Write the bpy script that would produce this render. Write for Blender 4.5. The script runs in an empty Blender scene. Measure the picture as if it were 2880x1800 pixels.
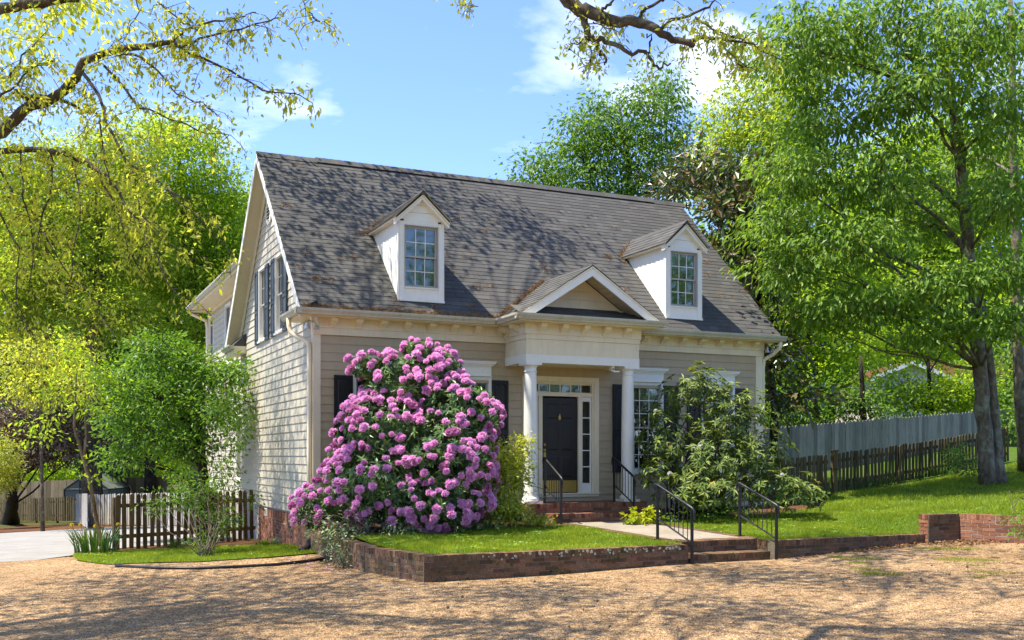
import bpy, bmesh, math, random
import numpy as np
from mathutils import Vector, Matrix
random.seed(7); RNG = np.random.default_rng(11)
sc = bpy.context.scene
COL = sc.collection

# ------------------------------------------------------------------ camera
FPX, CX, HY = 2927.0, 1440.0, 1284.0            # focal length, principal column and horizon row in a 2880 px wide frame
TH = math.atan2(1355, 2927.0)
CT, ST = math.cos(TH), math.sin(TH)
RV, FV, UV = np.array([CT, -ST, 0]), np.array([ST, CT, 0]), np.array([0, 0, 1.0])
CAM = np.array([-5.004, -19.943, 1.8])
cam = bpy.data.cameras.new('camera'); cam_o = bpy.data.objects.new('camera', cam); COL.objects.link(cam_o)
cam_o.location = CAM; cam_o.rotation_euler = (math.pi / 2, 0, -TH)
cam.sensor_width = 36; cam.lens = 36 * FPX / 2880; cam.shift_y = (HY - 900) / 2880
cam.clip_end = 2000; sc.camera = cam_o

# ------------------------------------------------------------------ light
SUN = Vector((-0.40, 0.09, 0.90)).normalized()     # towards the sun
EXPOSURE = 1.5
sun = bpy.data.lights.new('sun', 'SUN'); sun.energy = 3.9; sun.angle = math.radians(0.53); sun.color = (1, 0.93, 0.80)
sun_o = bpy.data.objects.new('sun', sun); COL.objects.link(sun_o)
sun_o.rotation_euler = SUN.to_track_quat('Z', 'Y').to_euler(); sun_o.location = (-20, 4, 40)
W = bpy.data.worlds.new('World'); sc.world = W; W.use_nodes = True
nt = W.node_tree; nt.nodes.clear()
def wn(t, **k):
    n = nt.nodes.new(t)
    for a, b in k.items(): setattr(n, a, b)
    return n
wo = wn('ShaderNodeOutputWorld'); bg = wn('ShaderNodeBackground'); bg.inputs[1].default_value = 0.15
sky = wn('ShaderNodeTexSky', sky_type='NISHITA', sun_disc=False)
sky.sun_elevation = math.asin(SUN.z); sky.sun_rotation = math.atan2(SUN.x, SUN.y)
sky.air_density = 1.0; sky.dust_density = 0.35; sky.ozone_density = 2.2; sky.altitude = 200
tcw = wn('ShaderNodeTexCoord'); sepw = wn('ShaderNodeSeparateXYZ'); nt.links.new(tcw.outputs['Generated'], sepw.inputs[0])
def wm(op, a, b=None):
    n = wn('ShaderNodeMath', operation=op)
    for i, v in enumerate((a, b)):
        if v is None: continue
        if isinstance(v, (int, float)): n.inputs[i].default_value = v
        else: nt.links.new(v, n.inputs[i])
    return n.outputs[0]
zz = wm('ADD', wm('MAXIMUM', sepw.outputs[2], 0.0), 0.12)
cmb = wn('ShaderNodeCombineXYZ'); nt.links.new(wm('DIVIDE', sepw.outputs[0], zz), cmb.inputs[0]); nt.links.new(wm('DIVIDE', sepw.outputs[1], zz), cmb.inputs[1])
mpw = wn('ShaderNodeMapping'); mpw.inputs['Location'].default_value = (2.1, 0.2, 0); nt.links.new(cmb.outputs[0], mpw.inputs[0])
nzw = wn('ShaderNodeTexNoise'); nzw.inputs['Scale'].default_value = 2.2; nzw.inputs['Detail'].default_value = 9; nzw.inputs['Roughness'].default_value = 0.55; nzw.inputs['Distortion'].default_value = 0.25
nt.links.new(mpw.outputs[0], nzw.inputs['Vector'])
acc = nzw.outputs[0]
for (px, py, c_in, c_out, k) in ((1800, 40, 0.5, 7.0, 0.13), (1560, 60, 0.4, 4.0, 0.09), (2080, 215, 0.4, 4.0, 0.20), (-10, 110, 0.4, 3.2, 0.15)):   # the few clouds in view
    d = (px - CX) / FPX * RV + (HY - py) / FPX * UV + FV; d = d / np.linalg.norm(d)
    dp = wn('ShaderNodeVectorMath', operation='DOT_PRODUCT'); nt.links.new(tcw.outputs['Generated'], dp.inputs[0]); dp.inputs[1].default_value = tuple(d)
    mr = wn('ShaderNodeMapRange', interpolation_type='SMOOTHSTEP'); nt.links.new(dp.outputs['Value'], mr.inputs[0]); mr.inputs[1].default_value = math.cos(math.radians(c_out)); mr.inputs[2].default_value = math.cos(math.radians(c_in)); mr.inputs[3].default_value = 0; mr.inputs[4].default_value = k
    acc = wm('ADD', acc, mr.outputs[0])
rpw = wn('ShaderNodeValToRGB'); rpw.color_ramp.elements[0].position = 0.59; rpw.color_ramp.elements[1].position = 0.88
nt.links.new(acc, rpw.inputs[0])
mxw = wn('ShaderNodeMixRGB'); nt.links.new(wm('MULTIPLY', rpw.outputs[0], 0.9), mxw.inputs[0])
tnt = wn('ShaderNodeMixRGB', blend_type='MULTIPLY'); tnt.inputs[0].default_value = 1; tnt.inputs[2].default_value = (0.59, 0.65, 0.90, 1); nt.links.new(sky.outputs[0], tnt.inputs[1]); nt.links.new(tnt.outputs[0], mxw.inputs[1]); mxw.inputs[2].default_value = (5.0, 5.1, 5.3, 1)
nt.links.new(mxw.outputs[0], bg.inputs[0]); nt.links.new(bg.outputs[0], wo.inputs[0])

sc.view_settings.view_transform = 'Standard'; sc.view_settings.look = 'None'; sc.view_settings.gamma = 1
sc.view_settings.exposure = EXPOSURE; sc.view_settings.use_curve_mapping = False
sc.cycles.max_bounces = 8; sc.cycles.diffuse_bounces = 4; sc.cycles.glossy_bounces = 3; sc.cycles.transmission_bounces = 5
sc.cycles.transparent_max_bounces = 8; sc.cycles.use_denoising = True; sc.cycles.caustics_reflective = False; sc.cycles.caustics_refractive = False
sc.cycles.sample_clamp_indirect = 6

# ------------------------------------------------------------------ helpers: space
def ray(px, py): return (px - CX) / FPX * RV + (HY - py) / FPX * UV + FV
def at(px, py, D): return CAM + ray(px, py) * D
def onY(px, py, Y): d = ray(px, py); return CAM + d * ((Y - CAM[1]) / d[1])
def onX(px, py, X): d = ray(px, py); return CAM + d * ((X - CAM[0]) / d[0])
def onZ(px, py, Z): d = ray(px, py); return CAM + d * ((Z - CAM[2]) / d[2])
def sstep(a, b, x): t = min(1, max(0, (x - a) / (b - a))); return t * t * (3 - 2 * t)
def zg(x, y):                                   # the drive and the yard on the left
    z = 0.0
    z += 0.012 * max(0, min(x, 6.3)) + 0.044 * max(0, min(x, 30) - 6.3)
    z += 0.02 * max(-12, min(x, 0))
    z -= 0.034 * max(0, min(y, 40) + 1.0)
    return z
def zl(x, y):                                   # the upper yard
    z = 0.365 + 0.022 * (min(max(y, -12), 1.5) + 5.85)
    q = min(max(0, x - 7.6), 16)
    bk = sstep(-5.85, -2.5, y)
    z += (0.04 * q + 0.0035 * q * q) * bk
    z += (0.33 * sstep(9.72, 10.1, x) + 0.07 * max(0, min(x, 22) - 10.6)) * (1 - bk)
    z += 0.03 * max(0, min(y, 60) - 3) * sstep(8, 14, x)
    return z
def gnd(px, py, fn=zg, d0=20.0):
    lo, hi = 2.0, 120.0
    prev = None
    D = lo
    while D < hi:
        p = at(px, py, D)
        if p[2] < fn(p[0], p[1]): return p
        D += 0.05
    return at(px, py, d0)

# ------------------------------------------------------------------ helpers: objects
OFF = {}
def tag(o, label=None, cat=None, group=None, kind=None):
    if label: o['label'] = label
    if cat: o['category'] = cat
    if group: o['group'] = group
    if kind: o['kind'] = kind
    return o
def empty(name, loc, label=None, cat=None, group=None):
    o = bpy.data.objects.new(name, None); COL.objects.link(o); o.location = loc; o.empty_display_size = 0.2
    OFF[o] = Vector(loc); return tag(o, label, cat, group)
def off(p):
    return OFF.get(p, Vector((0, 0, 0))) if p is not None else Vector((0, 0, 0))
def mesh_np(name, V, F, mat, parent=None, smooth=False):
    """V (n,3) world coordinates, F (m,3) or (m,4) int array"""
    V = np.asarray(V, dtype=np.float64); F = np.asarray(F, dtype=np.int32)
    o3 = off(parent); V = V - np.array(o3)
    me = bpy.data.meshes.new(name); k = F.shape[1]
    me.vertices.add(len(V)); me.vertices.foreach_set('co', V.ravel().astype(np.float32))
    me.loops.add(F.size); me.loops.foreach_set('vertex_index', F.ravel())
    me.polygons.add(len(F)); me.polygons.foreach_set('loop_start', np.arange(0, F.size, k, dtype=np.int32))
    me.polygons.foreach_set('loop_total', np.full(len(F), k, dtype=np.int32))
    me.polygons.foreach_set('use_smooth', np.full(len(F), bool(smooth)))
    me.update(calc_edges=True)
    if mat: me.materials.append(mat)
    o = bpy.data.objects.new(name, me); COL.objects.link(o)
    if parent is not None: o.parent = parent; OFF[o] = o3.copy()
    return o
class MB:
    def __init__(s): s.v, s.f = [], []
    def add(s, vs, fs):
        b = len(s.v); s.v += [tuple(map(float, v)) for v in vs]; s.f += [tuple(i + b for i in f) for f in fs]; return s
    def box(s, a, b):
        x0, y0, z0 = a; x1, y1, z1 = b
        if x0 > x1: x0, x1 = x1, x0
        if y0 > y1: y0, y1 = y1, y0
        if z0 > z1: z0, z1 = z1, z0
        return s.add([(x0,y0,z0),(x1,y0,z0),(x1,y1,z0),(x0,y1,z0),(x0,y0,z1),(x1,y0,z1),(x1,y1,z1),(x0,y1,z1)],
                     [(0,3,2,1),(4,5,6,7),(0,1,5,4),(1,2,6,5),(2,3,7,6),(3,0,4,7)])
    def hexa(s, p):      # 8 points: bottom loop then top loop
        return s.add(p, [(0,3,2,1),(4,5,6,7),(0,1,5,4),(1,2,6,5),(2,3,7,6),(3,0,4,7)])
    def extrude(s, poly, vec):          # closed planar polygon of 3D points pushed along vec
        n = len(poly); vec = np.array(vec, float); a = [np.array(p, float) for p in poly]; b = [p + vec for p in a]
        fs = [tuple(range(n))[::-1], tuple(range(n, 2 * n))] + [(i, (i + 1) % n, n + (i + 1) % n, n + i) for i in range(n)]
        return s.add(a + b, fs)
    def tube(s, pts, rad, n=8, cap=True, squash=None):
        pts = [np.array(p, float) for p in pts]; m = len(pts)
        if not hasattr(rad, '__len__'): rad = [rad] * m
        vs, fs = [], []; up = None
        for i, p in enumerate(pts):
            t = pts[min(i + 1, m - 1)] - pts[max(i - 1, 0)]; t = t / (np.linalg.norm(t) + 1e-9)
            if up is None: up = np.array([0, 0, 1.0]) if abs(t[2]) < 0.9 else np.array([1.0, 0, 0])
            a = np.cross(t, up); a /= np.linalg.norm(a) + 1e-9; b = np.cross(a, t); up = b
            for k in range(n):
                an = 2 * math.pi * k / n; vs.append(p + rad[i] * (math.cos(an) * a + math.sin(an) * b))
        for i in range(m - 1):
            for k in range(n):
                fs.append((i * n + k, i * n + (k + 1) % n, (i + 1) * n + (k + 1) % n, (i + 1) * n + k))
        if cap: fs += [tuple(range(n)), tuple(range((m - 1) * n, m * n))[::-1]]
        return s.add(vs, fs)
    def lathe(s, c, prof, n=20):        # prof: list of (radius, z), axis vertical through c
        vs, fs = [], []; m = len(prof)
        for r, z in prof:
            for k in range(n): vs.append((c[0] + r * math.cos(2 * math.pi * k / n), c[1] + r * math.sin(2 * math.pi * k / n), c[2] + z))
        for i in range(m - 1):
            for k in range(n): fs.append((i * n + k, i * n + (k + 1) % n, (i + 1) * n + (k + 1) % n, (i + 1) * n + k))
        fs += [tuple(range(n))[::-1], tuple(range((m - 1) * n, m * n))]
        return s.add(vs, fs)
    def build(s, name, mat, parent=None, smooth=False, recalc=True):
        me = bpy.data.meshes.new(name); o3 = off(parent)
        me.from_pydata([(v[0] - o3.x, v[1] - o3.y, v[2] - o3.z) for v in s.v], [], s.f)
        if recalc:
            bm = bmesh.new(); bm.from_mesh(me); bmesh.ops.recalc_face_normals(bm, faces=bm.faces); bm.to_mesh(me); bm.free()
        if smooth: me.polygons.foreach_set('use_smooth', np.ones(len(me.polygons), dtype=bool))
        me.update(); me.materials.append(mat)
        o = bpy.data.objects.new(name, me); COL.objects.link(o)
        if parent is not None: o.parent = parent; OFF[o] = o3.copy()
        return o
def inst(name, me, parent, loc, rot=(0, 0, 0), scale=(1, 1, 1)):
    o = bpy.data.objects.new(name, me); COL.objects.link(o); o.parent = parent
    o3 = off(parent); o.location = (loc[0] - o3.x, loc[1] - o3.y, loc[2] - o3.z); o.rotation_euler = rot; o.scale = scale
    OFF[o] = o3.copy(); return o
def bx(name, a, b, mat, parent): return MB().box(a, b).build(name, mat, parent, recalc=False)

# ------------------------------------------------------------------ materials
def newmat(name):
    m = bpy.data.materials.new(name); m.use_nodes = True; t = m.node_tree; t.nodes.clear()
    o = t.nodes.new('ShaderNodeOutputMaterial'); return m, t, o
class G:
    def __init__(s, name): s.m, s.t, s.o = newmat(name)
    def n(s, ty, **k):
        x = s.t.nodes.new(ty)
        for a, b in k.items(): setattr(x, a, b)
        return x
    def l(s, a, b): s.t.links.new(a, b)
    def set(s, sock, v):
        if hasattr(v, 'is_linked') or hasattr(v, 'links'): s.l(v, sock)
        elif isinstance(v, tuple) and len(v) == 3 and sock.type == 'RGBA': sock.default_value = (*v, 1)
        else: sock.default_value = v
    def coord(s, kind='Object', scale=(1, 1, 1), loc=(0, 0, 0)):
        if kind == 'World':
            c = s.n('ShaderNodeNewGeometry').outputs['Position']
        else: c = s.n('ShaderNodeTexCoord').outputs[kind]
        mp = s.n('ShaderNodeMapping'); s.l(c, mp.inputs[0]); mp.inputs['Scale'].default_value = scale; mp.inputs['Location'].default_value = loc
        return mp.outputs[0]
    def noise(s, v, scale, detail=4, rough=0.55, dist=0):
        x = s.n('ShaderNodeTexNoise'); s.l(v, x.inputs['Vector']); x.inputs['Scale'].default_value = scale
        x.inputs['Detail'].default_value = detail; x.inputs['Roughness'].default_value = rough; x.inputs['Distortion'].default_value = dist
        return x.outputs[0]
    def vor(s, v, scale, out='Distance', feature='F1'):
        x = s.n('ShaderNodeTexVoronoi', feature=feature); s.l(v, x.inputs['Vector']); x.inputs['Scale'].default_value = scale
        return x.outputs[out]
    def ramp(s, f, stops, interp='LINEAR'):
        x = s.n('ShaderNodeValToRGB'); x.color_ramp.interpolation = interp; e = x.color_ramp.elements
        while len(e) < len(stops): e.new(0.5)
        for a, (p, c) in zip(e, stops): a.position = p; a.color = (*c, 1) if len(c) == 3 else c
        s.l(f, x.inputs[0]); return x.outputs[0]
    def mix(s, f, a, b, mode='MIX'):
        x = s.n('ShaderNodeMixRGB', blend_type=mode); s.set(x.inputs[0], f); s.set(x.inputs[1], a); s.set(x.inputs[2], b); return x.outputs[0]
    def math(s, op, a, b=0.0):
        x = s.n('ShaderNodeMath', operation=op); s.set(x.inputs[0], a); s.set(x.inputs[1], b); return x.outputs[0]
    def rand(s):     # a number of its own for every loose piece and every object
        i = s.n('ShaderNodeNewGeometry').outputs['Random Per Island']; o = s.n('ShaderNodeObjectInfo').outputs['Random']
        return s.math('FRACT', s.math('ADD', i, o))
    def bump(s, h, strength=0.3, dist=0.02):
        x = s.n('ShaderNodeBump'); s.l(h, x.inputs['Height']); x.inputs['Strength'].default_value = strength; x.inputs['Distance'].default_value = dist; return x.outputs[0]
    def princ(s, col, rough=0.6, spec=0.3, normal=None, metal=0.0, trans=0.0):
        p = s.n('ShaderNodeBsdfPrincipled'); s.set(p.inputs['Base Color'], col); s.set(p.inputs['Roughness'], rough)
        p.inputs['Specular IOR Level'].default_value = spec; s.set(p.inputs['Metallic'], metal)
        if normal is not None: s.l(normal, p.inputs['Normal'])
        return p.outputs[0]
    def done(s, sh): s.l(sh, s.o.inputs['Surface']); return s.m
M = {}
def paint(name, col, rough=0.5, dirt=0.12, spec=0.35, grain=0.1, streak=False, dirtcol=(0.16, 0.13, 0.08), vary=0.0):
    g = G(name); v = g.coord('World')
    n1 = g.noise(v, 1.7, 5, 0.6); n2 = g.noise(g.coord('World', (9, 9, 1.2)), 1.5, 4, 0.6) if streak else g.noise(v, 14, 3)
    f = g.math('MULTIPLY', g.ramp(n1, [(0.4, (0, 0, 0)), (0.75, (1, 1, 1))]), dirt)
    f = g.math('ADD', f, g.math('MULTIPLY', g.ramp(n2, [(0.48, (0, 0, 0)), (0.8, (1, 1, 1))]), dirt))
    c = g.mix(f, col, dirtcol)
    if vary: c = g.mix(g.math('MULTIPLY', g.rand(), vary), c, tuple(x * 0.72 for x in col))
    h = g.noise(g.coord('World', (3, 3, 40)), 4, 3)
    M[name] = g.done(g.princ(c, rough, spec, g.bump(h, grain, 0.004)))
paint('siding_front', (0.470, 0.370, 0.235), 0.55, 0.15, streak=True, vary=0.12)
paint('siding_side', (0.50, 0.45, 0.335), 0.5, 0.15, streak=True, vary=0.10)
paint('trim', (0.80, 0.70, 0.50), 0.45, 0.13, streak=True)
paint('white', (0.82, 0.80, 0.72), 0.4, 0.09)
paint('column_white', (0.81, 0.79, 0.72), 0.45, 0.09, streak=True)
paint('soffit', (0.55, 0.50, 0.37), 0.6, 0.10)
paint('gutter', (0.52, 0.49, 0.38), 0.4, 0.25, streak=True)
paint('black_paint', (0.014, 0.014, 0.015), 0.45, 0.08, dirtcol=(0.05, 0.05, 0.05))
paint('shutter_blue', (0.045, 0.058, 0.07), 0.55, 0.15, dirtcol=(0.09, 0.10, 0.11))
paint('door_black', (0.013, 0.010, 0.010), 0.35, 0.06, dirtcol=(0.04, 0.035, 0.03))
paint('sash_grey', (0.42, 0.40, 0.36), 0.5, 0.1)
paint('backing', (0.10, 0.09, 0.07), 0.9, 0.1)
paint('room_dark', (0.03, 0.03, 0.03), 0.9, 0.0)
paint('blind', (0.50, 0.55, 0.48), 0.8, 0.05)
paint('plastic_black', (0.02, 0.02, 0.02), 0.4, 0.1, dirtcol=(0.08, 0.07, 0.05))
paint('greenhouse_frame', (0.02, 0.035, 0.03), 0.5, 0.1)
paint('concrete_trim', (0.36, 0.33, 0.28), 0.85, 0.2)
def mat_metal():
    g = G('iron'); v = g.coord('World'); n = g.noise(v, 30, 4)
    c = g.ramp(n, [(0.35, (0.006, 0.006, 0.007)), (0.75, (0.018, 0.018, 0.019))])
    M['iron'] = g.done(g.princ(c, 0.42, 0.5, g.bump(n, 0.15, 0.003)))
    g = G('brass'); n = g.noise(g.coord('World', (4, 4, 60)), 4, 3)
    c = g.ramp(n, [(0.3, (0.36, 0.24, 0.06)), (0.8, (0.55, 0.40, 0.12))])
    M['brass'] = g.done(g.princ(c, 0.33, 0.5, None, 0.75))
    g = G('chrome'); M['chrome'] = g.done(g.princ((0.6, 0.58, 0.54), 0.25, 0.5, None, 0.8))
mat_metal()
def mat_glass(name, clear, tint=(0.8, 0.85, 0.82)):
    g = G(name); v = g.coord('World'); n = g.noise(v, 3.0, 2)
    b = g.bump(n, 0.12, 0.004)
    tr = g.n('ShaderNodeBsdfTransparent'); tr.inputs[0].default_value = (*tint, 1)
    df = g.n('ShaderNodeBsdfPrincipled'); df.inputs['Base Color'].default_value = (0.012, 0.014, 0.013, 1); df.inputs['Roughness'].default_value = 0.05
    gl = g.n('ShaderNodeBsdfGlossy'); gl.inputs['Roughness'].default_value = 0.03; g.l(b, gl.inputs['Normal']); gl.inputs[0].default_value = (0.9, 0.95, 0.92, 1)
    m1 = g.n('ShaderNodeMixShader'); m1.inputs[0].default_value = clear; g.l(df.outputs[0], m1.inputs[1]); g.l(tr.outputs[0], m1.inputs[2])
    fr = g.n('ShaderNodeFresnel'); fr.inputs['IOR'].default_value = 1.62
    f = g.math('ADD', g.math('MULTIPLY', fr.outputs[0], 1.1), 0.05)
    m2 = g.n('ShaderNodeMixShader'); g.l(f, m2.inputs[0]); g.l(m1.outputs[0], m2.inputs[1]); g.l(gl.outputs[0], m2.inputs[2])
    M[name] = g.done(m2.outputs[0])
mat_glass('glass', 0.8); M['greenhouse_glass'] = (lambda g: g.done(g.princ((0.16, 0.18, 0.15), 0.35, 0.4)))(G('greenhouse_glass')); mat_glass('glass_pale', 0.75, (0.75, 0.8, 0.78))
def mat_shingle():
    g = G('shingle'); v = g.coord('World'); r = g.rand()
    c = g.ramp(r, [(0.0, (0.070, 0.068, 0.063)), (0.4, (0.080, 0.078, 0.072)), (0.8, (0.090, 0.087, 0.080)), (1.0, (0.110, 0.105, 0.096))])
    n = g.noise(v, 220, 3, 0.7); n2 = g.noise(v, 0.55, 5, 0.6)
    c = g.mix(1.0, c, g.ramp(n, [(0.3, (0.62, 0.62, 0.62)), (0.7, (1.3, 1.3, 1.3))]), 'MULTIPLY')
    c = g.mix(g.math('MULTIPLY', g.ramp(n2, [(0.42, (0, 0, 0)), (0.68, (1, 1, 1))]), 0.25), c, (0.092, 0.086, 0.076))
    M['shingle'] = g.done(g.princ(c, 0.9, 0.2, g.bump(n, 0.5, 0.006)))
mat_shingle()
def mat_brick(name, cols, moss=0.2, mosscol=(0.045, 0.050, 0.012)):
    g = G(name); v = g.coord('World'); r = g.rand()
    c = g.ramp(r, cols)
    n = g.noise(v, 34, 5, 0.65); n2 = g.noise(v, 2.3, 5, 0.65)
    c = g.mix(1.0, c, g.ramp(n, [(0.25, (0.55, 0.55, 0.55)), (0.75, (1.35, 1.3, 1.25))]), 'MULTIPLY')
    c = g.mix(g.math('MULTIPLY', g.ramp(n2, [(0.45, (0, 0, 0)), (0.68, (1, 1, 1))]), moss), c, mosscol)
    M[name] = g.done(g.princ(c, 0.9, 0.25, g.bump(n, 0.5, 0.01)))
mat_brick('brick_red', [(0, (0.125, 0.052, 0.030)), (0.35, (0.24, 0.098, 0.056)), (0.7, (0.33, 0.150, 0.088)), (1, (0.21, 0.11, 0.070))], 0.15)
mat_brick('brick_old', [(0, (0.085, 0.052, 0.030)), (0.4, (0.155, 0.088, 0.050)), (0.75, (0.22, 0.120, 0.066)), (1, (0.18, 0.132, 0.078))], 0.5)
mat_brick('mortar', [(0, (0.19, 0.16, 0.12)), (1, (0.23, 0.195, 0.15))], 0.4)
mat_brick('mortar_pale', [(0, (0.36, 0.32, 0.26)), (1, (0.40, 0.355, 0.29))], 0.1)
def mat_lichen():
    g = G('lichen'); v = g.coord('World'); n = g.noise(v, 60, 3)
    M['lichen'] = g.done(g.princ(g.ramp(n, [(0.3, (0.30, 0.32, 0.22)), (0.7, (0.50, 0.52, 0.40))]), 0.95, 0.1))
    g = G('moss'); n = g.noise(g.coord('World'), 60, 3)
    M['moss'] = g.done(g.princ(g.ramp(n, [(0.3, (0.035, 0.045, 0.008)), (0.7, (0.10, 0.12, 0.02))]), 0.95, 0.1))
mat_lichen()
def mat_ground():
    g = G('gravel'); v = g.coord('World')
    a = g.n('ShaderNodeTexVoronoi', feature='F1'); g.l(v, a.inputs['Vector']); a.inputs['Scale'].default_value = 62
    cc = g.n('ShaderNodeSeparateColor'); g.l(a.outputs['Color'], cc.inputs[0])
    c = g.ramp(cc.outputs[0], [(0.0, (0.15, 0.085, 0.042)), (0.25, (0.32, 0.205, 0.105)), (0.5, (0.44, 0.300, 0.165)), (0.75, (0.54, 0.395, 0.235)), (0.93, (0.60, 0.50, 0.36)), (1.0, (0.70, 0.64, 0.54))])
    b = g.n('ShaderNodeTexVoronoi', feature='F1'); g.l(v, b.inputs['Vector']); b.inputs['Scale'].default_value = 23
    cb = g.n('ShaderNodeSeparateColor'); g.l(b.outputs['Color'], cb.inputs[0])
    c = g.mix(1.0, c, g.ramp(cb.outputs[1], [(0, (0.62, 0.60, 0.58)), (0.5, (0.95, 0.95, 0.95)), (1, (1.22, 1.2, 1.16))]), 'MULTIPLY')
    big = g.noise(v, 0.5, 6, 0.62); mid = g.noise(g.coord('World', (1, 2.2, 1)), 2.6, 5, 0.65)
    c = g.mix(1.0, c, g.ramp(big, [(0.3, (0.60, 0.51, 0.40)), (0.7, (0.92, 0.84, 0.71))]), 'MULTIPLY')
    c = g.mix(g.math('MULTIPLY', g.ramp(mid, [(0.52, (0, 0, 0)), (0.72, (1, 1, 1))]), 0.42), c, (0.17, 0.105, 0.055))
    pos = g.n('ShaderNodeSeparateXYZ'); g.l(g.n('ShaderNodeNewGeometry').outputs['Position'], pos.inputs[0])
    h = g.math('SUBTRACT', 1.0, a.outputs['Distance'])
    M['gravel'] = g.done(g.princ(c, 0.92, 0.2, g.bump(h, 0.9, 0.016)))
    g = G('pebble'); r = g.rand(); c = g.ramp(r, [(0.0, (0.10, 0.055, 0.028)), (0.3, (0.30, 0.19, 0.095)), (0.7, (0.42, 0.28, 0.145)), (1.0, (0.56, 0.43, 0.28))])
    M['pebble'] = g.done(g.princ(c, 0.85, 0.25))
    g = G('litter'); r = g.rand(); c = g.ramp(r, [(0.0, (0.075, 0.035, 0.016)), (0.5, (0.20, 0.105, 0.045)), (1.0, (0.36, 0.22, 0.11))])
    M['litter'] = g.done(g.princ(c, 0.85, 0.2))
    g = G('needle'); r = g.rand(); c = g.ramp(r, [(0.0, (0.13, 0.065, 0.025)), (0.5, (0.26, 0.135, 0.05)), (1.0, (0.40, 0.24, 0.10))])
    M['needle'] = g.done(g.princ(c, 0.8, 0.2))
    g = G('mulch'); v = g.coord('World'); n = g.noise(v, 45, 4, 0.7); n2 = g.noise(v, 3, 4)
    c = g.ramp(n, [(0.3, (0.045, 0.020, 0.010)), (0.55, (0.15, 0.065, 0.030)), (0.8, (0.30, 0.15, 0.07))])
    c = g.mix(g.math('MULTIPLY', n2, 0.5), c, (0.09, 0.055, 0.03))
    M['mulch'] = g.done(g.princ(c, 0.95, 0.1, g.bump(n, 1.0, 0.03)))
    g = G('soil'); v = g.coord('World'); n = g.noise(v, 22, 5, 0.7); n2 = g.noise(v, 1.3, 4)
    c = g.ramp(n, [(0.3, (0.030, 0.055, 0.006)), (0.6, (0.070, 0.125, 0.012)), (0.8, (0.12, 0.17, 0.025))])
    c = g.mix(g.math('MULTIPLY', g.ramp(n2, [(0.5, (0, 0, 0)), (0.75, (1, 1, 1))]), 0.4), c, (0.10, 0.09, 0.03))
    M['soil'] = g.done(g.princ(c, 0.95, 0.1, g.bump(n, 1.0, 0.02)))
    g = G('forest_floor'); v = g.coord('World'); n = g.noise(v, 6, 6, 0.7); n2 = g.noise(v, 0.6, 4)
    c = g.ramp(n, [(0.3, (0.035, 0.028, 0.012)), (0.55, (0.075, 0.075, 0.020)), (0.8, (0.09, 0.13, 0.025))])
    M['forest_floor'] = g.done(g.princ(c, 0.95, 0.1, g.bump(n, 1.0, 0.05)))
    g = G('concrete'); v = g.coord('World'); n = g.noise(v, 26, 5, 0.65); n2 = g.noise(v, 1.5, 6, 0.65)
    c = g.ramp(n2, [(0.3, (0.17, 0.135, 0.095)), (0.55, (0.29, 0.245, 0.185)), (0.8, (0.38, 0.335, 0.265))])
    c = g.mix(0.45, c, g.ramp(n, [(0.35, (0.17, 0.14, 0.10)), (0.7, (0.40, 0.355, 0.285))]))
    M['concrete'] = g.done(g.princ(c, 0.9, 0.2, g.bump(n, 0.4, 0.008)))
    g = G('driveway'); v = g.coord('World'); n = g.noise(v, 40, 5, 0.65); n2 = g.noise(g.coord('World', (1, 1.6, 1)), 1.2, 6, 0.7)
    c = g.ramp(n2, [(0.32, (0.14, 0.125, 0.105)), (0.55, (0.215, 0.20, 0.178)), (0.8, (0.27, 0.255, 0.23))])
    c = g.mix(0.3, c, g.ramp(n, [(0.35, (0.25, 0.23, 0.2)), (0.7, (0.56, 0.55, 0.53))]))
    M['driveway'] = g.done(g.princ(c, 0.9, 0.2, g.bump(n, 0.4, 0.008)))
mat_ground()
def mat_wood(name, c0, c1, c2, green=0.0, vary=0.75):
    g = G(name); v = g.coord('World', (14, 14, 0.9)); r = g.rand()
    n = g.noise(v, 3, 6, 0.65, 0.6); n2 = g.noise(g.coord('World'), 2.2, 4, 0.6)
    c = g.ramp(n, [(0.28, c0), (0.52, c1), (0.78, c2)])
    c = g.mix(1.0, c, g.ramp(r, [(0, (1 - vary * 0.6,) * 3), (1, (1 + vary * 0.4,) * 3)]), 'MULTIPLY')
    if green: c = g.mix(g.math('MULTIPLY', g.ramp(n2, [(0.42, (0, 0, 0)), (0.7, (1, 1, 1))]), green), c, (0.06, 0.065, 0.018))
    M[name] = g.done(g.princ(c, 0.88, 0.2, g.bump(n, 0.4, 0.006)))
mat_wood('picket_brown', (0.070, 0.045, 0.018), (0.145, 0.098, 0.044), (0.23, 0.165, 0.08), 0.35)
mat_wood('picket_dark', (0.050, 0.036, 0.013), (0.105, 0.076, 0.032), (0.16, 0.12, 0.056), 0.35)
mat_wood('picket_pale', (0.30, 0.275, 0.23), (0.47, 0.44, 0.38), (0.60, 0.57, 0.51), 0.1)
mat_wood('fence_grey', (0.17, 0.155, 0.13), (0.285, 0.262, 0.225), (0.38, 0.355, 0.31), 0.12, 0.6)
mat_wood('fence_far', (0.11, 0.082, 0.045), (0.20, 0.155, 0.088), (0.28, 0.22, 0.135), 0.2)
def mat_bark(name, c0, c1, c2, lich=0.3):
    g = G(name); v = g.coord('World', (1, 1, 0.45)); n = g.noise(v, 9, 7, 0.7, 0.4); n2 = g.noise(g.coord('World'), 4.2, 5, 0.65)
    c = g.ramp(n, [(0.3, c0), (0.55, c1), (0.75, c2)])
    if lich: c = g.mix(g.math('MULTIPLY', g.ramp(n2, [(0.52, (0, 0, 0)), (0.60, (1, 1, 1))]), lich), c, (0.26, 0.275, 0.19))
    M[name] = g.done(g.princ(c, 0.92, 0.15, g.bump(n, 0.8, 0.04)))
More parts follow.
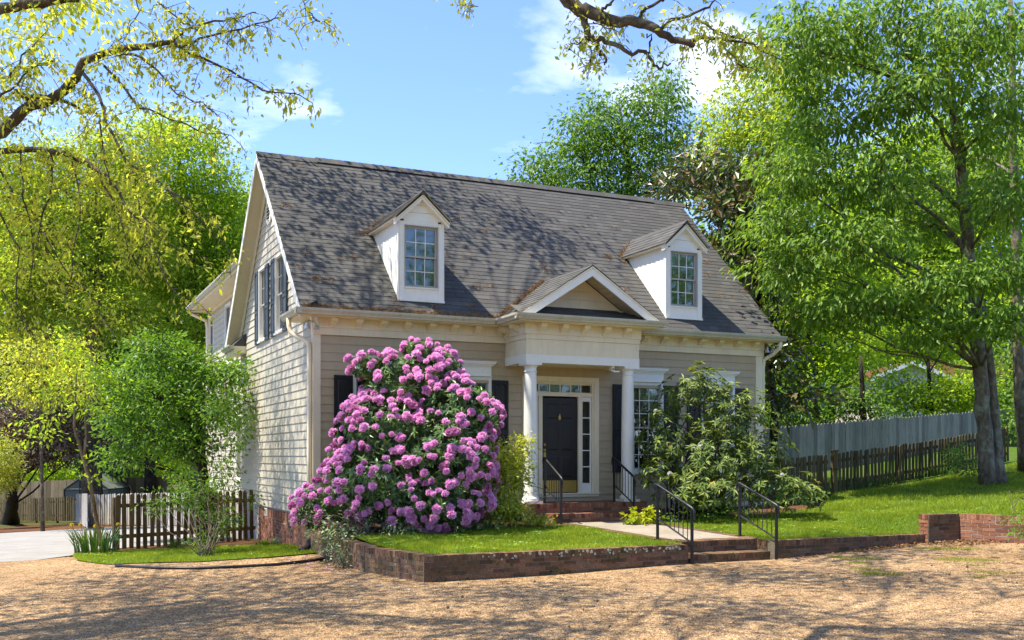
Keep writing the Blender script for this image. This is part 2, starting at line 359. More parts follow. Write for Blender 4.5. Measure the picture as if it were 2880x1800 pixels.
mat_bark('bark', (0.035, 0.026, 0.018), (0.10, 0.078, 0.055), (0.19, 0.155, 0.115), 0.35)
mat_bark('bark_lichen', (0.060, 0.046, 0.031), (0.175, 0.138, 0.097), (0.30, 0.25, 0.185), 0.65)
mat_bark('bark_dark', (0.012, 0.009, 0.007), (0.038, 0.028, 0.020), (0.075, 0.058, 0.042), 0.1)
mat_bark('bark_tan', (0.09, 0.062, 0.035), (0.21, 0.155, 0.090), (0.32, 0.25, 0.155), 0.2)
def leaf(name, cols, trans=0.45, rough=0.45, spec=0.35, transcol=None, big=0.35, gain=1.8):
    g = G(name); v = g.coord('World'); r = g.rand(); n = g.noise(v, 1.1, 4, 0.6)
    k = g.math('ADD', g.math('MULTIPLY', r, 1 - big), g.math('MULTIPLY', g.ramp(n, [(0.3, (0, 0, 0)), (0.7, (1, 1, 1))]), big))
    cols = [(a, tuple(min(0.85, x * gain) for x in b)) for a, b in cols]
    c = g.ramp(k, cols)
    p = g.princ(c, rough, spec)
    t = g.n('ShaderNodeBsdfTranslucent')
    tc = g.mix(1.0, c, transcol or (1.5, 1.35, 0.6), 'MULTIPLY'); g.l(tc, t.inputs[0])
    m = g.n('ShaderNodeMixShader'); m.inputs[0].default_value = trans; g.l(p, m.inputs[1]); g.l(t.outputs[0], m.inputs[2])
    M[name] = g.done(m.outputs[0])
leaf('leaf_green', [(0, (0.028, 0.066, 0.009)), (0.5, (0.070, 0.140, 0.017)), (1, (0.15, 0.23, 0.032))], 0.5, gain=1.75)
leaf('leaf_side', [(0, (0.030, 0.085, 0.008)), (0.5, (0.068, 0.145, 0.013)), (1, (0.14, 0.235, 0.027))], 0.45, gain=1.6)
leaf('leaf_right', [(0, (0.045, 0.095, 0.012)), (0.5, (0.100, 0.180, 0.020)), (1, (0.21, 0.29, 0.045))], 0.52, gain=1.65)
leaf('leaf_bright', [(0, (0.065, 0.120, 0.010)), (0.5, (0.135, 0.205, 0.016)), (1, (0.23, 0.30, 0.030))], 0.66, gain=2.05, spec=0.2, rough=0.55)
leaf('leaf_yellow', [(0, (0.065, 0.115, 0.012)), (0.5, (0.145, 0.195, 0.022)), (1, (0.26, 0.285, 0.05))], 0.68, gain=2.1, spec=0.15, rough=0.6)
leaf('leaf_oak', [(0, (0.13, 0.17, 0.02)), (0.4, (0.22, 0.26, 0.035)), (0.85, (0.30, 0.32, 0.06)), (1, (0.28, 0.24, 0.08))], 0.62, gain=1.8)
leaf('leaf_dark', [(0, (0.010, 0.032, 0.008)), (0.5, (0.022, 0.062, 0.014)), (1, (0.055, 0.110, 0.024))], 0.25)
leaf('leaf_purple', [(0, (0.030, 0.024, 0.016)), (0.5, (0.070, 0.052, 0.032)), (1, (0.15, 0.125, 0.085))], 0.3, transcol=(1.3, 0.8, 0.7))
leaf('leaf_magnolia', [(0, (0.022, 0.040, 0.010)), (0.45, (0.050, 0.080, 0.016)), (0.7, (0.080, 0.068, 0.025)), (1, (0.145, 0.085, 0.038))], 0.15, 0.35, 0.5, big=0.15)
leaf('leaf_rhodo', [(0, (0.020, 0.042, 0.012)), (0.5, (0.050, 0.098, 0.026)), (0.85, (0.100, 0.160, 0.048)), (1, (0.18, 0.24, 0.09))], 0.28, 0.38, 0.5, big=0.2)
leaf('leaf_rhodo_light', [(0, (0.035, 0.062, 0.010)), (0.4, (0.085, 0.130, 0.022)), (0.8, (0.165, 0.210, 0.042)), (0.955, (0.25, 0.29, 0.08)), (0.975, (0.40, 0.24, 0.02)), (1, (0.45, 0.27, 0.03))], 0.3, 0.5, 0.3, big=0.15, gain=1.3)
leaf('leaf_azalea', [(0, (0.085, 0.115, 0.012)), (0.5, (0.21, 0.245, 0.03)), (1, (0.40, 0.40, 0.075))], 0.4)
leaf('leaf_hosta', [(0, (0.13, 0.19, 0.01)), (0.5, (0.30, 0.36, 0.015)), (1, (0.46, 0.47, 0.03))], 0.4, gain=1.0)
leaf('leaf_variegated', [(0, (0.025, 0.060, 0.016)), (0.55, (0.085, 0.14, 0.05)), (1, (0.40, 0.42, 0.25))], 0.25, big=0.1)
leaf('leaf_iris', [(0, (0.018, 0.050, 0.008)), (0.5, (0.045, 0.105, 0.014)), (1, (0.10, 0.17, 0.028))], 0.3, gain=1.3)
leaf('grass', [(0, (0.055, 0.090, 0.006)), (0.5, (0.130, 0.180, 0.010)), (0.9, (0.23, 0.27, 0.022)), (1, (0.34, 0.32, 0.08))], 0.45, 0.5, 0.3, big=0.5, gain=1.7)
leaf('petal_pink', [(0, (0.74, 0.31, 0.56)), (0.5, (0.87, 0.47, 0.72)), (0.9, (0.90, 0.62, 0.80)), (1, (0.92, 0.76, 0.86))], 0.45, 0.5, 0.2, (1.15, 1.0, 1.15), big=0.1, gain=1.0)
leaf('petal_fade', [(0, (0.55, 0.20, 0.40)), (1, (0.70, 0.33, 0.52))], 0.4, 0.6, 0.2, (1.1, 0.9, 1.1), gain=1.0)
leaf('petal_yellow', [(0, (0.72, 0.55, 0.03)), (1, (0.82, 0.68, 0.06))], 0.3, 0.5, 0.2, (1.1, 1, 0.6), gain=1.0)
leaf('petal_white', [(0, (0.75, 0.72, 0.70)), (1, (0.85, 0.80, 0.78))], 0.3, 0.5, 0.2, (1, 1, 1), gain=1.0)

# ================================================================== the ground
def patch(name, A, B, nu, nv, fn, dz, mat, kind='structure', parent=None, noise=0.0):
    """sheet between polyline A and polyline B (x, y pairs), heights from fn"""
    def res(P, n):
        P = np.array(P, float); L = np.r_[0, np.cumsum(np.linalg.norm(np.diff(P, axis=0), axis=1))]; t = np.linspace(0, L[-1], n)
        return np.c_[np.interp(t, L, P[:, 0]), np.interp(t, L, P[:, 1])]
    a, b = res(A, nu + 1), res(B, nu + 1); V = []
    for j in range(nv + 1):
        t = j / nv
        for i in range(nu + 1):
            p = a[i] * (1 - t) + b[i] * t
            V.append((p[0], p[1], fn(p[0], p[1]) + dz + (random.uniform(-noise, noise) if noise else 0)))
    F = [(j * (nu + 1) + i, j * (nu + 1) + i + 1, (j + 1) * (nu + 1) + i + 1, (j + 1) * (nu + 1) + i) for j in range(nv) for i in range(nu)]
    o = mesh_np(name, V, F, mat, parent, True)
    if kind: o['kind'] = kind
    return o
def zt(x, y):
    xb = 10.75 + 0.25 * max(0, -6.1 - y)
    b = sstep(xb, xb + 0.25, x)
    return zg(x, y) * (1 - b) + zl(x, y) * b
def terrain():
    xs = np.r_[np.linspace(-400, -32, 14), np.linspace(-30, 9.5, 40), np.linspace(10.2, 14, 30), np.linspace(15, 45, 24), np.linspace(60, 400, 12)]
    ys = np.r_[np.linspace(-120, -24, 8), np.linspace(-22, 4, 53), np.linspace(5, 60, 30), np.linspace(80, 600, 12)]
    V = [(x, y, zt(x, y) - 0.07) for y in ys for x in xs]; n = len(xs)
    F = [(j * n + i, j * n + i + 1, (j + 1) * n + i + 1, (j + 1) * n + i) for j in range(len(ys) - 1) for i in range(n - 1)]
    o = mesh_np('ground', V, F, M['forest_floor'], None, True); o['kind'] = 'structure'
terrain()
zgn = lambda x, y: zg(x, y) + 0.012 * math.sin(x * 1.3 + y * 0.7) + 0.010 * math.sin(x * 0.5 - y * 1.9)
patch('gravel_drive', [(-34, -26), (16, -26)], [(-34, 2.0), (-4.2, 2.2), (0.15, -3.0), (0.3, -5.8), (9.9, -5.92), (10.45, -6.0), (11.6, -9.0), (16, -18)], 90, 60, zgn, 0.0, M['gravel'])
patch('gravel_drive', [(-5.2, -4.5), (0.35, -4.5)], [(-5.2, 2.9), (0.02, 2.9)], 30, 30, zgn, -0.006, M['gravel'])
patch('driveway', [(-34, 2.0), (-4.9, 2.2), (-3.35, 4.4), (-0.35, 6.2)], [(-34, 19.5), (-6, 19.5), (-3, 20.5), (-0.3, 20.5)], 40, 20, zg, 0.006, M['driveway'])
patch('dirt_verge', [(-34, 19.4), (-3, 20.4), (0, 20.4)], [(-34, 27), (-3, 27), (0, 27)], 20, 6, zg, 0.002, M['mulch'])
LAWN_A = ([(-0.06, -4.25), (0.24, -5.81), (4.60, -5.83)], [(-0.02, -2.75), (1.2, -2.45), (4.55, -1.95)])
patch('lawn', *LAWN_A, 40, 24, zl, 0.0, M['soil'])
LAWN_B1 = ([(6.33, -5.80), (9.72, -5.82), (10.45, -5.86)], [(6.36, -1.7), (9.5, -1.75), (11.2, -1.6)])
LAWN_B2 = ([(10.45, -5.86), (10.75, -7.1), (11.8, -9.5), (26, -9.5)], [(11.2, -1.6), (13.2, 0.35), (19.0, 0.9), (26, 1.6)])
patch('lawn', *LAWN_B1, 36, 24, zl, 0.0, M['soil']); patch('lawn', *LAWN_B2, 40, 30, zl, 0.0, M['soil'])
patch('yard', [(11.0, 0.2), (13.2, 0.34), (19, 0.88), (40, 2)], [(11.0, 12), (14, 12), (19, 14), (40, 16)], 30, 20, zl, 0.001, M['soil'])
patch('mulch_bed', [(0.0, -2.75), (1.2, -2.46), (4.55, -1.96)], [(0.0, 0.02), (2, 0.02), (4.55, 0.02)], 24, 16, zl, 0.012, M['mulch'], noise=0.012)
patch('mulch_bed', [(6.36, -1.7), (9.5, -1.76), (11.2, -1.62)], [(6.36, 0.02), (9.5, 0.02), (11.2, 0.3)], 24, 12, zl, 0.012, M['mulch'], noise=0.012)
STRIP = ([(-4.20, 2.6), (-4.22, 0.9), (-3.75, -0.55), (-2.4, -1.35), (-1.1, -1.1), (-0.02, -0.75)], [(-4.15, 2.9), (-3.9, 3.1), (-3.2, 3.35), (-2.2, 3.2), (-1.1, 2.6), (-0.02, 2.1)])
patch('lawn', *STRIP, 36, 14, zgn, 0.014, M['soil'])
patch('mulch_bed', [(-4.0, 3.02), (-3.2, 3.34), (-2.2, 3.19), (-1.1, 2.59), (-0.02, 2.09)], [(-4.1, 4.3), (-3.2, 4.8), (-2.2, 5.3), (-1.1, 5.7), (-0.02, 6.1)], 24, 10, zg, 0.020, M['mulch'], noise=0.012)
# the concrete path with its brick edging
path = patch('path', [(4.80, -5.48), (6.16, -5.48)], [(4.68, -1.62), (6.20, -1.62)], 10, 24, zl, 0.022, M['concrete'])
def edging():
    me = MB().box((-0.098, -0.046, -0.09), (0.098, 0.046, 0.03)).build('brick', M['brick_old'])
    bpy.data.objects.remove(bpy.data.objects[me.name]) if False else None
    src = me.data; bpy.data.objects.remove(me)
    for k in range(38):
        y = -5.42 + k * 0.1
        t = (y + 5.48) / 3.86
        for x in (4.70 - 0.12 * t, 6.26 + 0.04 * t):
            inst('brick', src, path, (x, y, zl(x, y) + 0.0), (0, 0, random.uniform(-0.03, 0.03)))
edging()

# ================================================================== bricks
def brick_mesh(name, l, d, h, mat):
    c = 0.004; j = lambda: random.uniform(-0.0025, 0.0025)
    p = [(-l/2+j(), -d/2+j(), -h/2+j()), (l/2+j(), -d/2+j(), -h/2+j()), (l/2+j(), d/2, -h/2), (-l/2+j(), d/2, -h/2), (-l/2+j(), -d/2+j(), h/2+j()), (l/2+j(), -d/2+j(), h/2+j()), (l/2, d/2, h/2), (-l/2, d/2, h/2)]
    o = MB().hexa(p).build(name, mat); me = o.data; bpy.data.objects.remove(o); return me
def brick_run(parent, A, B, z0, ztop, mat, courses_h=0.068, rowlock=0.098, thick=0.2, side=1, base=None, skip_row=False, soldier=None, core=True, mortar='mortar', cap_ends=True):
    """bricks on the face of a wall from A to B (x, y), face on the left of travel times side; z0 bottom, ztop top"""
    A, B = np.array(A, float), np.array(B, float); L = np.linalg.norm(B - A); t = (B - A) / L; n = np.array([t[1], -t[0]]) * side
    ang = math.atan2(t[1], t[0]); rz = ang if side == 1 else ang + math.pi
    if core:
        a = A - n * 0.006; b = B - n * 0.006; a2 = A - n * (thick - 0.004); b2 = B - n * (thick - 0.004)
        MB().hexa([(*a, z0 - 0.12), (*b, z0 - 0.12), (*b2, z0 - 0.12), (*a2, z0 - 0.12), (*a, ztop - 0.010), (*b, ztop - 0.010), (*b2, ztop - 0.010), (*a2, ztop - 0.010)]).build('mortar_core', M[mortar], parent)
    out = []
    if not skip_row:                                    # rowlock course on top, bricks across the wall
        nb = max(2, round(L / 0.074)); st = L / nb
        var = [brick_mesh('brick', st - 0.011, thick, rowlock - 0.008, mat) for _ in range(4)]
        for i in range(nb):
            p = A + t * (st * (i + 0.5)) - n * (thick / 2)
            out.append(inst('brick', random.choice(var), parent, (*(p + n * random.uniform(-0.004, 0.005)), ztop - rowlock / 2 + random.uniform(-0.004, 0.003)), (random.uniform(-0.01, 0.01), 0, rz + random.uniform(-0.015, 0.015))))
        z = ztop - rowlock
    else: z = ztop
    k = 0
    bl = 0.213; nb = max(1, round(L / bl)); bl = L / nb
    var = [brick_mesh('brick', bl - 0.014, 0.095, courses_h - 0.014, mat) for _ in range(4)]
    varh = [brick_mesh('brick', bl / 2 - 0.014, 0.095, courses_h - 0.014, mat) for _ in range(2)]
    while z > z0 - 0.03:
        zc = z - courses_h / 2
        segs = [(i * bl, bl) for i in range(nb)] if k % 2 == 0 else [(0, bl / 2)] + [(bl / 2 + i * bl, bl) for i in range(nb - 1)] + [(L - bl / 2, bl / 2)]
        for s0, sl in segs:
            p = A + t * (s0 + sl / 2) - n * 0.0475
            if base is not None and zc + courses_h * 0.5 < base(p[0], p[1]): continue
            out.append(inst('brick', random.choice(var if sl == bl else varh), parent, (*(p + n * random.uniform(-0.003, 0.004)), zc + random.uniform(-0.002, 0.002)), (0, 0, rz + random.uniform(-0.01, 0.01))))
        z -= courses_h; k += 1
    return out
WT = 0.385
# the low wall round the left lawn
w1 = empty('retaining_wall', (0.1, -5.95, 0), 'mossy brick retaining wall with corner round the left front lawn', 'wall')
brick_run(w1, (4.60, -5.95), (0.09, -5.95), 0.0, WT, M['brick_old'], side=-1, base=zg)
brick_run(w1, (0.088, -5.93), (-0.29, -4.32), -0.02, WT + 0.012, M['brick_old'], side=-1, base=zg)
brick_run(w1, (-0.292, -4.30), (-0.28, -2.75), -0.06, WT + 0.03, M['brick_old'], side=-1, base=zg)
brick_run(w1, (-0.282, -2.74), (-0.075, 0.0), -0.10, WT + 0.12, M['brick_old'], side=-1, base=zg)
def lichen_on_wall():
    mb = MB()
    for i in range(70):
        x = random.uniform(1.0, 4.5); z = WT - 0.004 - abs(random.gauss(0, 0.03)); r = random.uniform(0.008, 0.03)
        n = 7; y = -5.9585
        pts = [(x + r * random.uniform(0.5, 1.1) * math.cos(2 * math.pi * k / n), y + random.uniform(-0.001, 0.001), z - 0.02 + r * random.uniform(0.5, 1.1) * math.sin(2 * math.pi * k / n)) for k in range(n)]
        mb.extrude(pts, (0, 0.006, 0))
    mb.build('lichen', M['lichen'], w1)['kind'] = 'stuff'
    mb = MB()
    for i in range(90):
        c = random.choice([(3.05, 0.20), (3.15, 0.25), (1.2, 0.25), (4.2, 0.02), (3.6, 0.0), (2.2, 0.03), (0.4, 0.0)])
        x = random.gauss(c[0], 0.14); z = max(-0.02, random.gauss(c[1], 0.05)); r = random.uniform(0.008, 0.022); n = 6
        pts = [(x + r * random.uniform(0.5, 1.1) * math.cos(2 * math.pi * k / n), -5.961, z + r * random.uniform(0.5, 1.1) * math.sin(2 * math.pi * k / n)) for k in range(n)]
        mb.extrude(pts, (0, 0.010, 0))
    mb.build('moss', M['moss'], w1)['kind'] = 'stuff'
lichen_on_wall()
w2 = empty('retaining_wall', (6.4, -5.95, 0), 'low brick retaining wall along the right front lawn beside the steps', 'wall')
brick_run(w2, (9.76, -5.95), (6.34, -5.95), 0.05, WT + 0.01, M['brick_old'], side=-1, base=zg)
w3 = empty('retaining_wall', (9.8, -6, 0.2), 'taller angled red brick wall at the right edge of the lawn', 'wall')
brick_run(w3, (10.47, -6.06), (9.74, -6.03), 0.18, 0.755, M['brick_old'], side=-1, base=zg)
brick_run(w3, (10.80, -7.35), (10.475, -6.06), 0.22, 0.755, M['brick_red'], side=-1, base=zg, mortar='mortar_pale')
brick_run(w3, (9.735, -6.02), (9.73, -5.80), 0.32, 0.752, M['brick_red'], side=-1, core=False)
# steps in the wall
st1 = empty('garden_steps', (5.47, -5.9, 0.05), 'two low brick steps up from the gravel to the path', 'steps')
def step(parent, x0, x1, yf, depth, z0, z1, mat):
    MB().box((x0 + 0.006, yf + 0.012, z0 - 0.1), (x1 - 0.006, yf + depth, z1 - 0.010)).build('mortar_core', M['mortar'], parent)
    n = round((x1 - x0) / 0.074); s_ = (x1 - x0) / n; dd = min(depth, 0.36)
    var = [brick_mesh('brick', s_ - 0.009, dd, 0.094, mat) for _ in range(4)]
    for i in range(n):
        inst('brick', random.choice(var), parent, (x0 + s_ * (i + 0.5), yf + dd / 2 + random.uniform(-0.004, 0.004), z1 - 0.047 + random.uniform(-0.003, 0.003)), (0, 0, random.uniform(-0.012, 0.012)))
    zc = z1 - 0.098
    nb = round((x1 - x0) / 0.213); bl = (x1 - x0) / nb; v2 = [brick_mesh('brick', bl - 0.011, 0.095, 0.058, mat) for _ in range(3)]
    while zc > z0 - 0.02:
        for i in range(nb): inst('brick', random.choice(v2), parent, (x0 + bl * (i + 0.5), yf + 0.05 + random.uniform(-0.002, 0.004), zc - 0.034), (0, 0, 0))
        zc -= 0.068
step(st1, 4.70, 6.24, -5.955, 0.36, 0.05, 0.215, M['brick_old'])
step(st1, 4.70, 6.24, -5.60, 0.36, 0.2, 0.402, M['brick_old'])
brick_run(st1, (4.605, -5.20), (4.605, -5.74), 0.2, 0.388, M['brick_old'], side=-1, thick=0.10, core=True)
brick_run(st1, (6.335, -5.74), (6.335, -5.20), 0.2, 0.392, M['brick_old'], side=-1, thick=0.10, core=True)
# porch
st2 = empty('porch', (5.4, -0.6, 0.5), 'brick porch platform with one step at the front door', 'porch')
step(st2, 4.02, 6.84, -1.16, 0.36, 0.45, 0.845, M['brick_red'])
MB().box((4.03, -0.81, 0.3), (6.83, 0.04, 0.838)).build('porch_floor', M['brick_red'], st2)
step(st2, 4.42, 6.16, -1.52, 0.35, 0.42, 0.655, M['brick_red'])

# ================================================================== the house
HW, HD, RY, RZ, EY, EZ, KS = 10.73, 7.70, 3.85, 8.68, -0.38, 4.62, 0.96
roofz = lambda y: EZ + KS * (y - EY)
roofy = lambda z: (z - EZ) / KS + EY
house = empty('house', (0, 0, 0.3), 'taupe cape cod house with grey shingle roof, two dormers and white columned portico', 'house')
front = lambda Y0: (lambda u, v, w: (u, Y0 - w, v))
left = lambda X0: (lambda u, v, w: (X0 - w, u, v))
def lbox(mb, mp, u0, u1, v0, v1, w0, w1):
    p = [(u0, v0, w0), (u1, v0, w0), (u1, v0, w1), (u0, v0, w1), (u0, v1, w0), (u1, v1, w0), (u1, v1, w1), (u0, v1, w1)]
    return mb.hexa([mp(*q) for q in p])
def lb(name, mp, u0, u1, v0, v1, w0, w1, mat, parent): return lbox(MB(), mp, u0, u1, v0, v1, w0, w1).build(name, mat, parent)
def sub_iv(ivs, a, b):
    out = []
    for s, e in ivs:
        if b <= s or a >= e: out.append((s, e)); continue
        if a > s: out.append((s, a))
        if b < e: out.append((b, e))
    return out
def clad(part, mp, urange, z0, z1, openings, mat, exp=0.168, split=True, proud=0.024):
    back = MB(); z = z0
    while z < z1 - 0.01:
        zt_ = min(z + exp, z1); zc = (z + zt_) / 2
        lo0, hi0 = urange(z); lo1, hi1 = urange(zt_)
        if hi0 - lo0 < 0.05: break
        if hi1 < lo1: lo1 = hi1 = (lo1 + hi1) / 2
        ivs = [(lo0, hi0)]
        for a, b, c, d in openings:
            if c < zc < d: ivs = sub_iv(ivs, a, b)
        for s, e in ivs:
            if e - s < 0.02: continue
            segs = [(s, e)]
            if split and e - s > 4.0:
                k = random.uniform(0.35, 0.65); segs = [(s, s + (e - s) * k - 0.0015), (s + (e - s) * k + 0.0015, e)]
            for a, b in segs:
                at_, bt_ = (lo1 if a == lo0 else a), (hi1 if b == hi0 else b)
                if bt_ < at_: bt_ = at_ + 0.001
                MB().hexa([mp(a, z, proud), mp(b, z, proud), mp(b, z, 0.001), mp(a, z, 0.001), mp(at_, zt_ + 0.004, 0.007), mp(bt_, zt_ + 0.004, 0.007), mp(bt_, zt_ + 0.004, 0.001), mp(at_, zt_ + 0.004, 0.001)]).build('siding_board', mat, part)
            a, b = s, e
            back.hexa([mp(a, z, -0.002), mp(b, z, -0.002), mp(b, z, -0.12), mp(a, z, -0.12), mp(lo1 if a == lo0 else a, zt_, -0.002), mp(hi1 if b == hi0 else b, zt_, -0.002), mp(hi1 if b == hi0 else b, zt_, -0.12), mp(lo1 if a == lo0 else a, zt_, -0.12)])
        z = zt_
    back.build('sheathing', M['backing'], part)
def window(mp, u0, u1, v0, v1, cols, rows, name='window', casing=0.06, frame=M['white'], sash=M['sash_grey'], munt=M['white'], glass=M['glass'], blind=None, sill=True, parent=house, munw=0.016):
    mb = MB()
    for a in ((u0 - casing, u0, v0 - casing, v1 + casing), (u1, u1 + casing, v0 - casing, v1 + casing), (u0, u1, v1, v1 + casing), (u0, u1, v0 - casing, v0)):
        lbox(mb, mp, *a, 0.001, 0.042)
    for a in ((u0, u0 + 0.012, v0, v1), (u1 - 0.012, u1, v0, v1), (u0, u1, v1 - 0.012, v1), (u0, u1, v0, v0 + 0.012)): lbox(mb, mp, *a, -0.10, 0.02)
    w = mb.build(name, frame, parent)
    if sill: lb('sill', mp, u0 - casing - 0.02, u1 + casing + 0.02, v0 - casing - 0.035, v0 - casing + 0.005, 0.002, 0.07, frame, w)
    vm = (v0 + v1) / 2
    for (a, b, wd) in ((vm - 0.02, v1 - 0.012, -0.02), (v0 + 0.012, vm + 0.02, -0.055)):
        s = 0.035; ua, ub = u0 + 0.012, u1 - 0.012; mb = MB()
        lbox(mb, mp, ua, ua + s, a, b, wd - 0.03, wd); lbox(mb, mp, ub - s, ub, a, b, wd - 0.03, wd)
        lbox(mb, mp, ua + s, ub - s, a, a + s, wd - 0.03, wd + 0.001); lbox(mb, mp, ua + s, ub - s, b - s, b, wd - 0.03, wd + 0.001)
        mb.build('sash', sash, w)
        ia, ib, ja, jb = ua + s, ub - s, a + s, b - s
        for i in range(cols):
            for j in range(rows):
                x0, x1 = ia + (ib - ia) * i / cols, ia + (ib - ia) * (i + 1) / cols; y0, y1 = ja + (jb - ja) * j / rows, ja + (jb - ja) * (j + 1) / rows
                lb('pane', mp, x0 + 0.001, x1 - 0.001, y0 + 0.001, y1 - 0.001, wd - 0.020, wd - 0.016, glass, w)
        mb = MB()
        for i in range(1, cols):
            x = ia + (ib - ia) * i / cols; lbox(mb, mp, x - munw / 2, x + munw / 2, ja, jb, wd - 0.025, wd - 0.005)
        for j in range(1, rows):
            y = ja + (jb - ja) * j / rows; lbox(mb, mp, ia, ib, y - munw / 2, y + munw / 2, wd - 0.024, wd - 0.006)
        mb.build('muntin', munt, w)
    if blind:
        z = v1 - 0.03
        while z > blind:
            lb('blind_fold', mp, u0 + 0.02, u1 - 0.02, z - 0.14, z - 0.004, -0.115 - random.uniform(0, 0.012), -0.105, M['blind'], w); z -= 0.14
    return w
def shutter(mp, u0, u1, v0, v1, mat, parent=house):
    mb = MB(); lbox(mb, mp, u0, u1, v0, v1, 0.026, 0.046); s = 0.05
    vm = v0 + (v1 - v0) * 0.44
    for a in ((u0, u0 + s, v0, v1), (u1 - s, u1, v0, v1), (u0 + s, u1 - s, v0, v0 + s * 1.4), (u0 + s, u1 - s, v1 - s * 1.3, v1), (u0 + s, u1 - s, vm - s * 0.7, vm + s * 0.7)): lbox(mb, mp, *a, 0.0465, 0.062)
    sh = mb.build('shutter', mat, parent)
    for a, b in ((v0 + s * 1.4, vm - s * 0.7), (vm + s * 0.7, v1 - s * 1.3)):
        i = 0.022; u = (u0 + s + i, u1 - s - i); q = 0.018
        MB().hexa([mp(u[0], a + i, 0.0465), mp(u[1], a + i, 0.0465), mp(u[1], b - i, 0.0465), mp(u[0], b - i, 0.0465), mp(u[0] + q, a + i + q, 0.057), mp(u[1] - q, a + i + q, 0.057), mp(u[1] - q, b - i - q, 0.057), mp(u[0] + q, b - i - q, 0.057)]).build('panel', mat, sh)
    return sh
# --- front wall
FM = front(0.0); LM = left(0.0)
WIN = [(0.82, 1.65), (2.85, 3.68), (7.10, 7.93), (9.07, 9.90)]
WZ0, WZ1 = 1.50, 3.40
fw = MB().box((0.01, -0.0005, 0.60), (HW - 0.01, 0.10, 0.636)).build('front_wall', M['concrete_trim'], house)
ops = [(a, b, WZ0, WZ1) for a, b in WIN] + [(4.55, 6.24, 0.9, 3.46)]
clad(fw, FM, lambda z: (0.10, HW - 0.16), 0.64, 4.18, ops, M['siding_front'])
for i, (a, b) in enumerate(WIN):
    w = window(FM, a, b, WZ0, WZ1, 3, 3, munt=M['white'], blind=2.75 if i in (2, 3) else None)
    # hood over the window: frieze board, crown and cap
    mb = MB(); lbox(mb, FM, a - 0.06, b + 0.06, WZ1 + 0.064, WZ1 + 0.075, 0.002, 0.09); lbox(mb, FM, a - 0.05, b + 0.05, WZ1 + 0.075, WZ1 + 0.25, 0.003, 0.05)
    for k, (q, r) in enumerate(((0.0, 0.06), (0.035, 0.085), (0.075, 0.115))):
        lbox(mb, FM, a - 0.05 - q, b + 0.05 + q, WZ1 + 0.25 + k * 0.035, WZ1 + 0.285 + k * 0.035 , 0.003, r)
    lbox(mb, FM, a - 0.14, b + 0.14, WZ1 + 0.355, WZ1 + 0.378, 0.004, 0.13)
    mb.build('window_hood', M['white'], house)
    shutter(FM, a - 0.44, a - 0.065, WZ0 - 0.05, WZ1 - 0.005, M['black_paint']); shutter(FM, b + 0.065, b + 0.44, WZ0 - 0.05, WZ1 - 0.005, M['black_paint'])
# corner boards
MB().box((-0.034, -0.034, 0.62), (0.115, 0.0, 4.19)).build('corner_board', M['trim'], house)
MB().box((-0.036, 0.001, 0.62), (-0.002, 0.11, 4.40)).build('corner_board', M['trim'], house)
MB().box((HW - 0.165, -0.034, 0.62), (HW + 0.03, 0.0, 4.19)).build('corner_board', M['trim'], house)
# frieze with brackets
for (x0, x1) in ((-0.02, 4.06), (6.70, HW + 0.06)):
    fr = MB().box((x0, -0.052, 4.185), (x1, 0.0, 4.305)).build('frieze', M['trim'], house)
    cuts = [x0]
    while cuts[-1] < x1 - 0.01: cuts.append(min(x1, cuts[-1] + 2.31))
    for a, b in zip(cuts, cuts[1:]): MB().box((a + 0.002, -0.072, 4.306), (b - 0.002, 0.0, 4.49)).build('frieze_board', M['trim'], fr)
    MB().box((x0, -0.060, 4.172), (x1, -0.001, 4.1845)).build('bead', M['trim'], fr)
    x = 0.345
    while x < x1 - 0.1:
        if x > x0 + 0.1:
            pr = [(-0.07, 4.33), (-0.098, 4.325), (-0.105, 4.345), (-0.115, 4.36), (-0.15, 4.37), (-0.18, 4.40), (-0.235, 4.425), (-0.25, 4.488), (-0.07, 4.488)]
            MB().extrude([(x - 0.065, y, z) for y, z in pr], (0.13, 0, 0)).build('bracket', M['trim'], fr)
        x += 0.506
    # soffit, fascia and gutter of the main eave
    xa, xb = (-0.36, 3.74) if x0 < 1 else (7.06, 11.04)
    MB().box((xa, -0.375, 4.491), (xb, -0.001, 4.506)).build('soffit', M['trim'], house)
    MB().box((xa, -0.385, 4.49), (xb, -0.3755, 4.60)).build('fascia', M['trim'], house)
GP = [(0.0, -0.115), (0.075, -0.115), (0.085, -0.085), (0.118, -0.040), (0.122, -0.004), (0.122, 0.0), (0.108, 0.0), (0.108, -0.012), (0.0, -0.020)]
def gutter(p0, p1, out, name='gutter'):
    p0, p1, out = np.array(p0, float), np.array(p1, float), np.array(out, float)
    return MB().extrude([p0 + out * a + np.array([0, 0, b]) for a, b in GP], p1 - p0).build(name, M['gutter'], house)
gutter((-0.475, -0.386, 4.622), (3.64, -0.386, 4.622), (0, -1, 0)); gutter((7.16, -0.386, 4.622), (11.12, -0.386, 4.622), (0, -1, 0))
gutter((-0.353, -0.505, 4.622), (-0.353, 0.92, 4.622), (-1, 0, 0))                     # return on the gable side
MB().box((-0.352, -0.38, 4.49), (-0.03, 0.88, 4.505)).build('soffit', M['trim'], house); MB().box((-0.352, -0.37, 4.506), (-0.340, 0.88, 4.66)).build('fascia', M['trim'], house)
MB().extrude([(-0.34, -0.36, 4.61), (-0.34, 0.88, 4.61), (-0.002, 0.88, 4.80), (-0.002, -0.36, 4.80)], (0, 0, 0.012)).build('return_roof', M['shingle'], house)
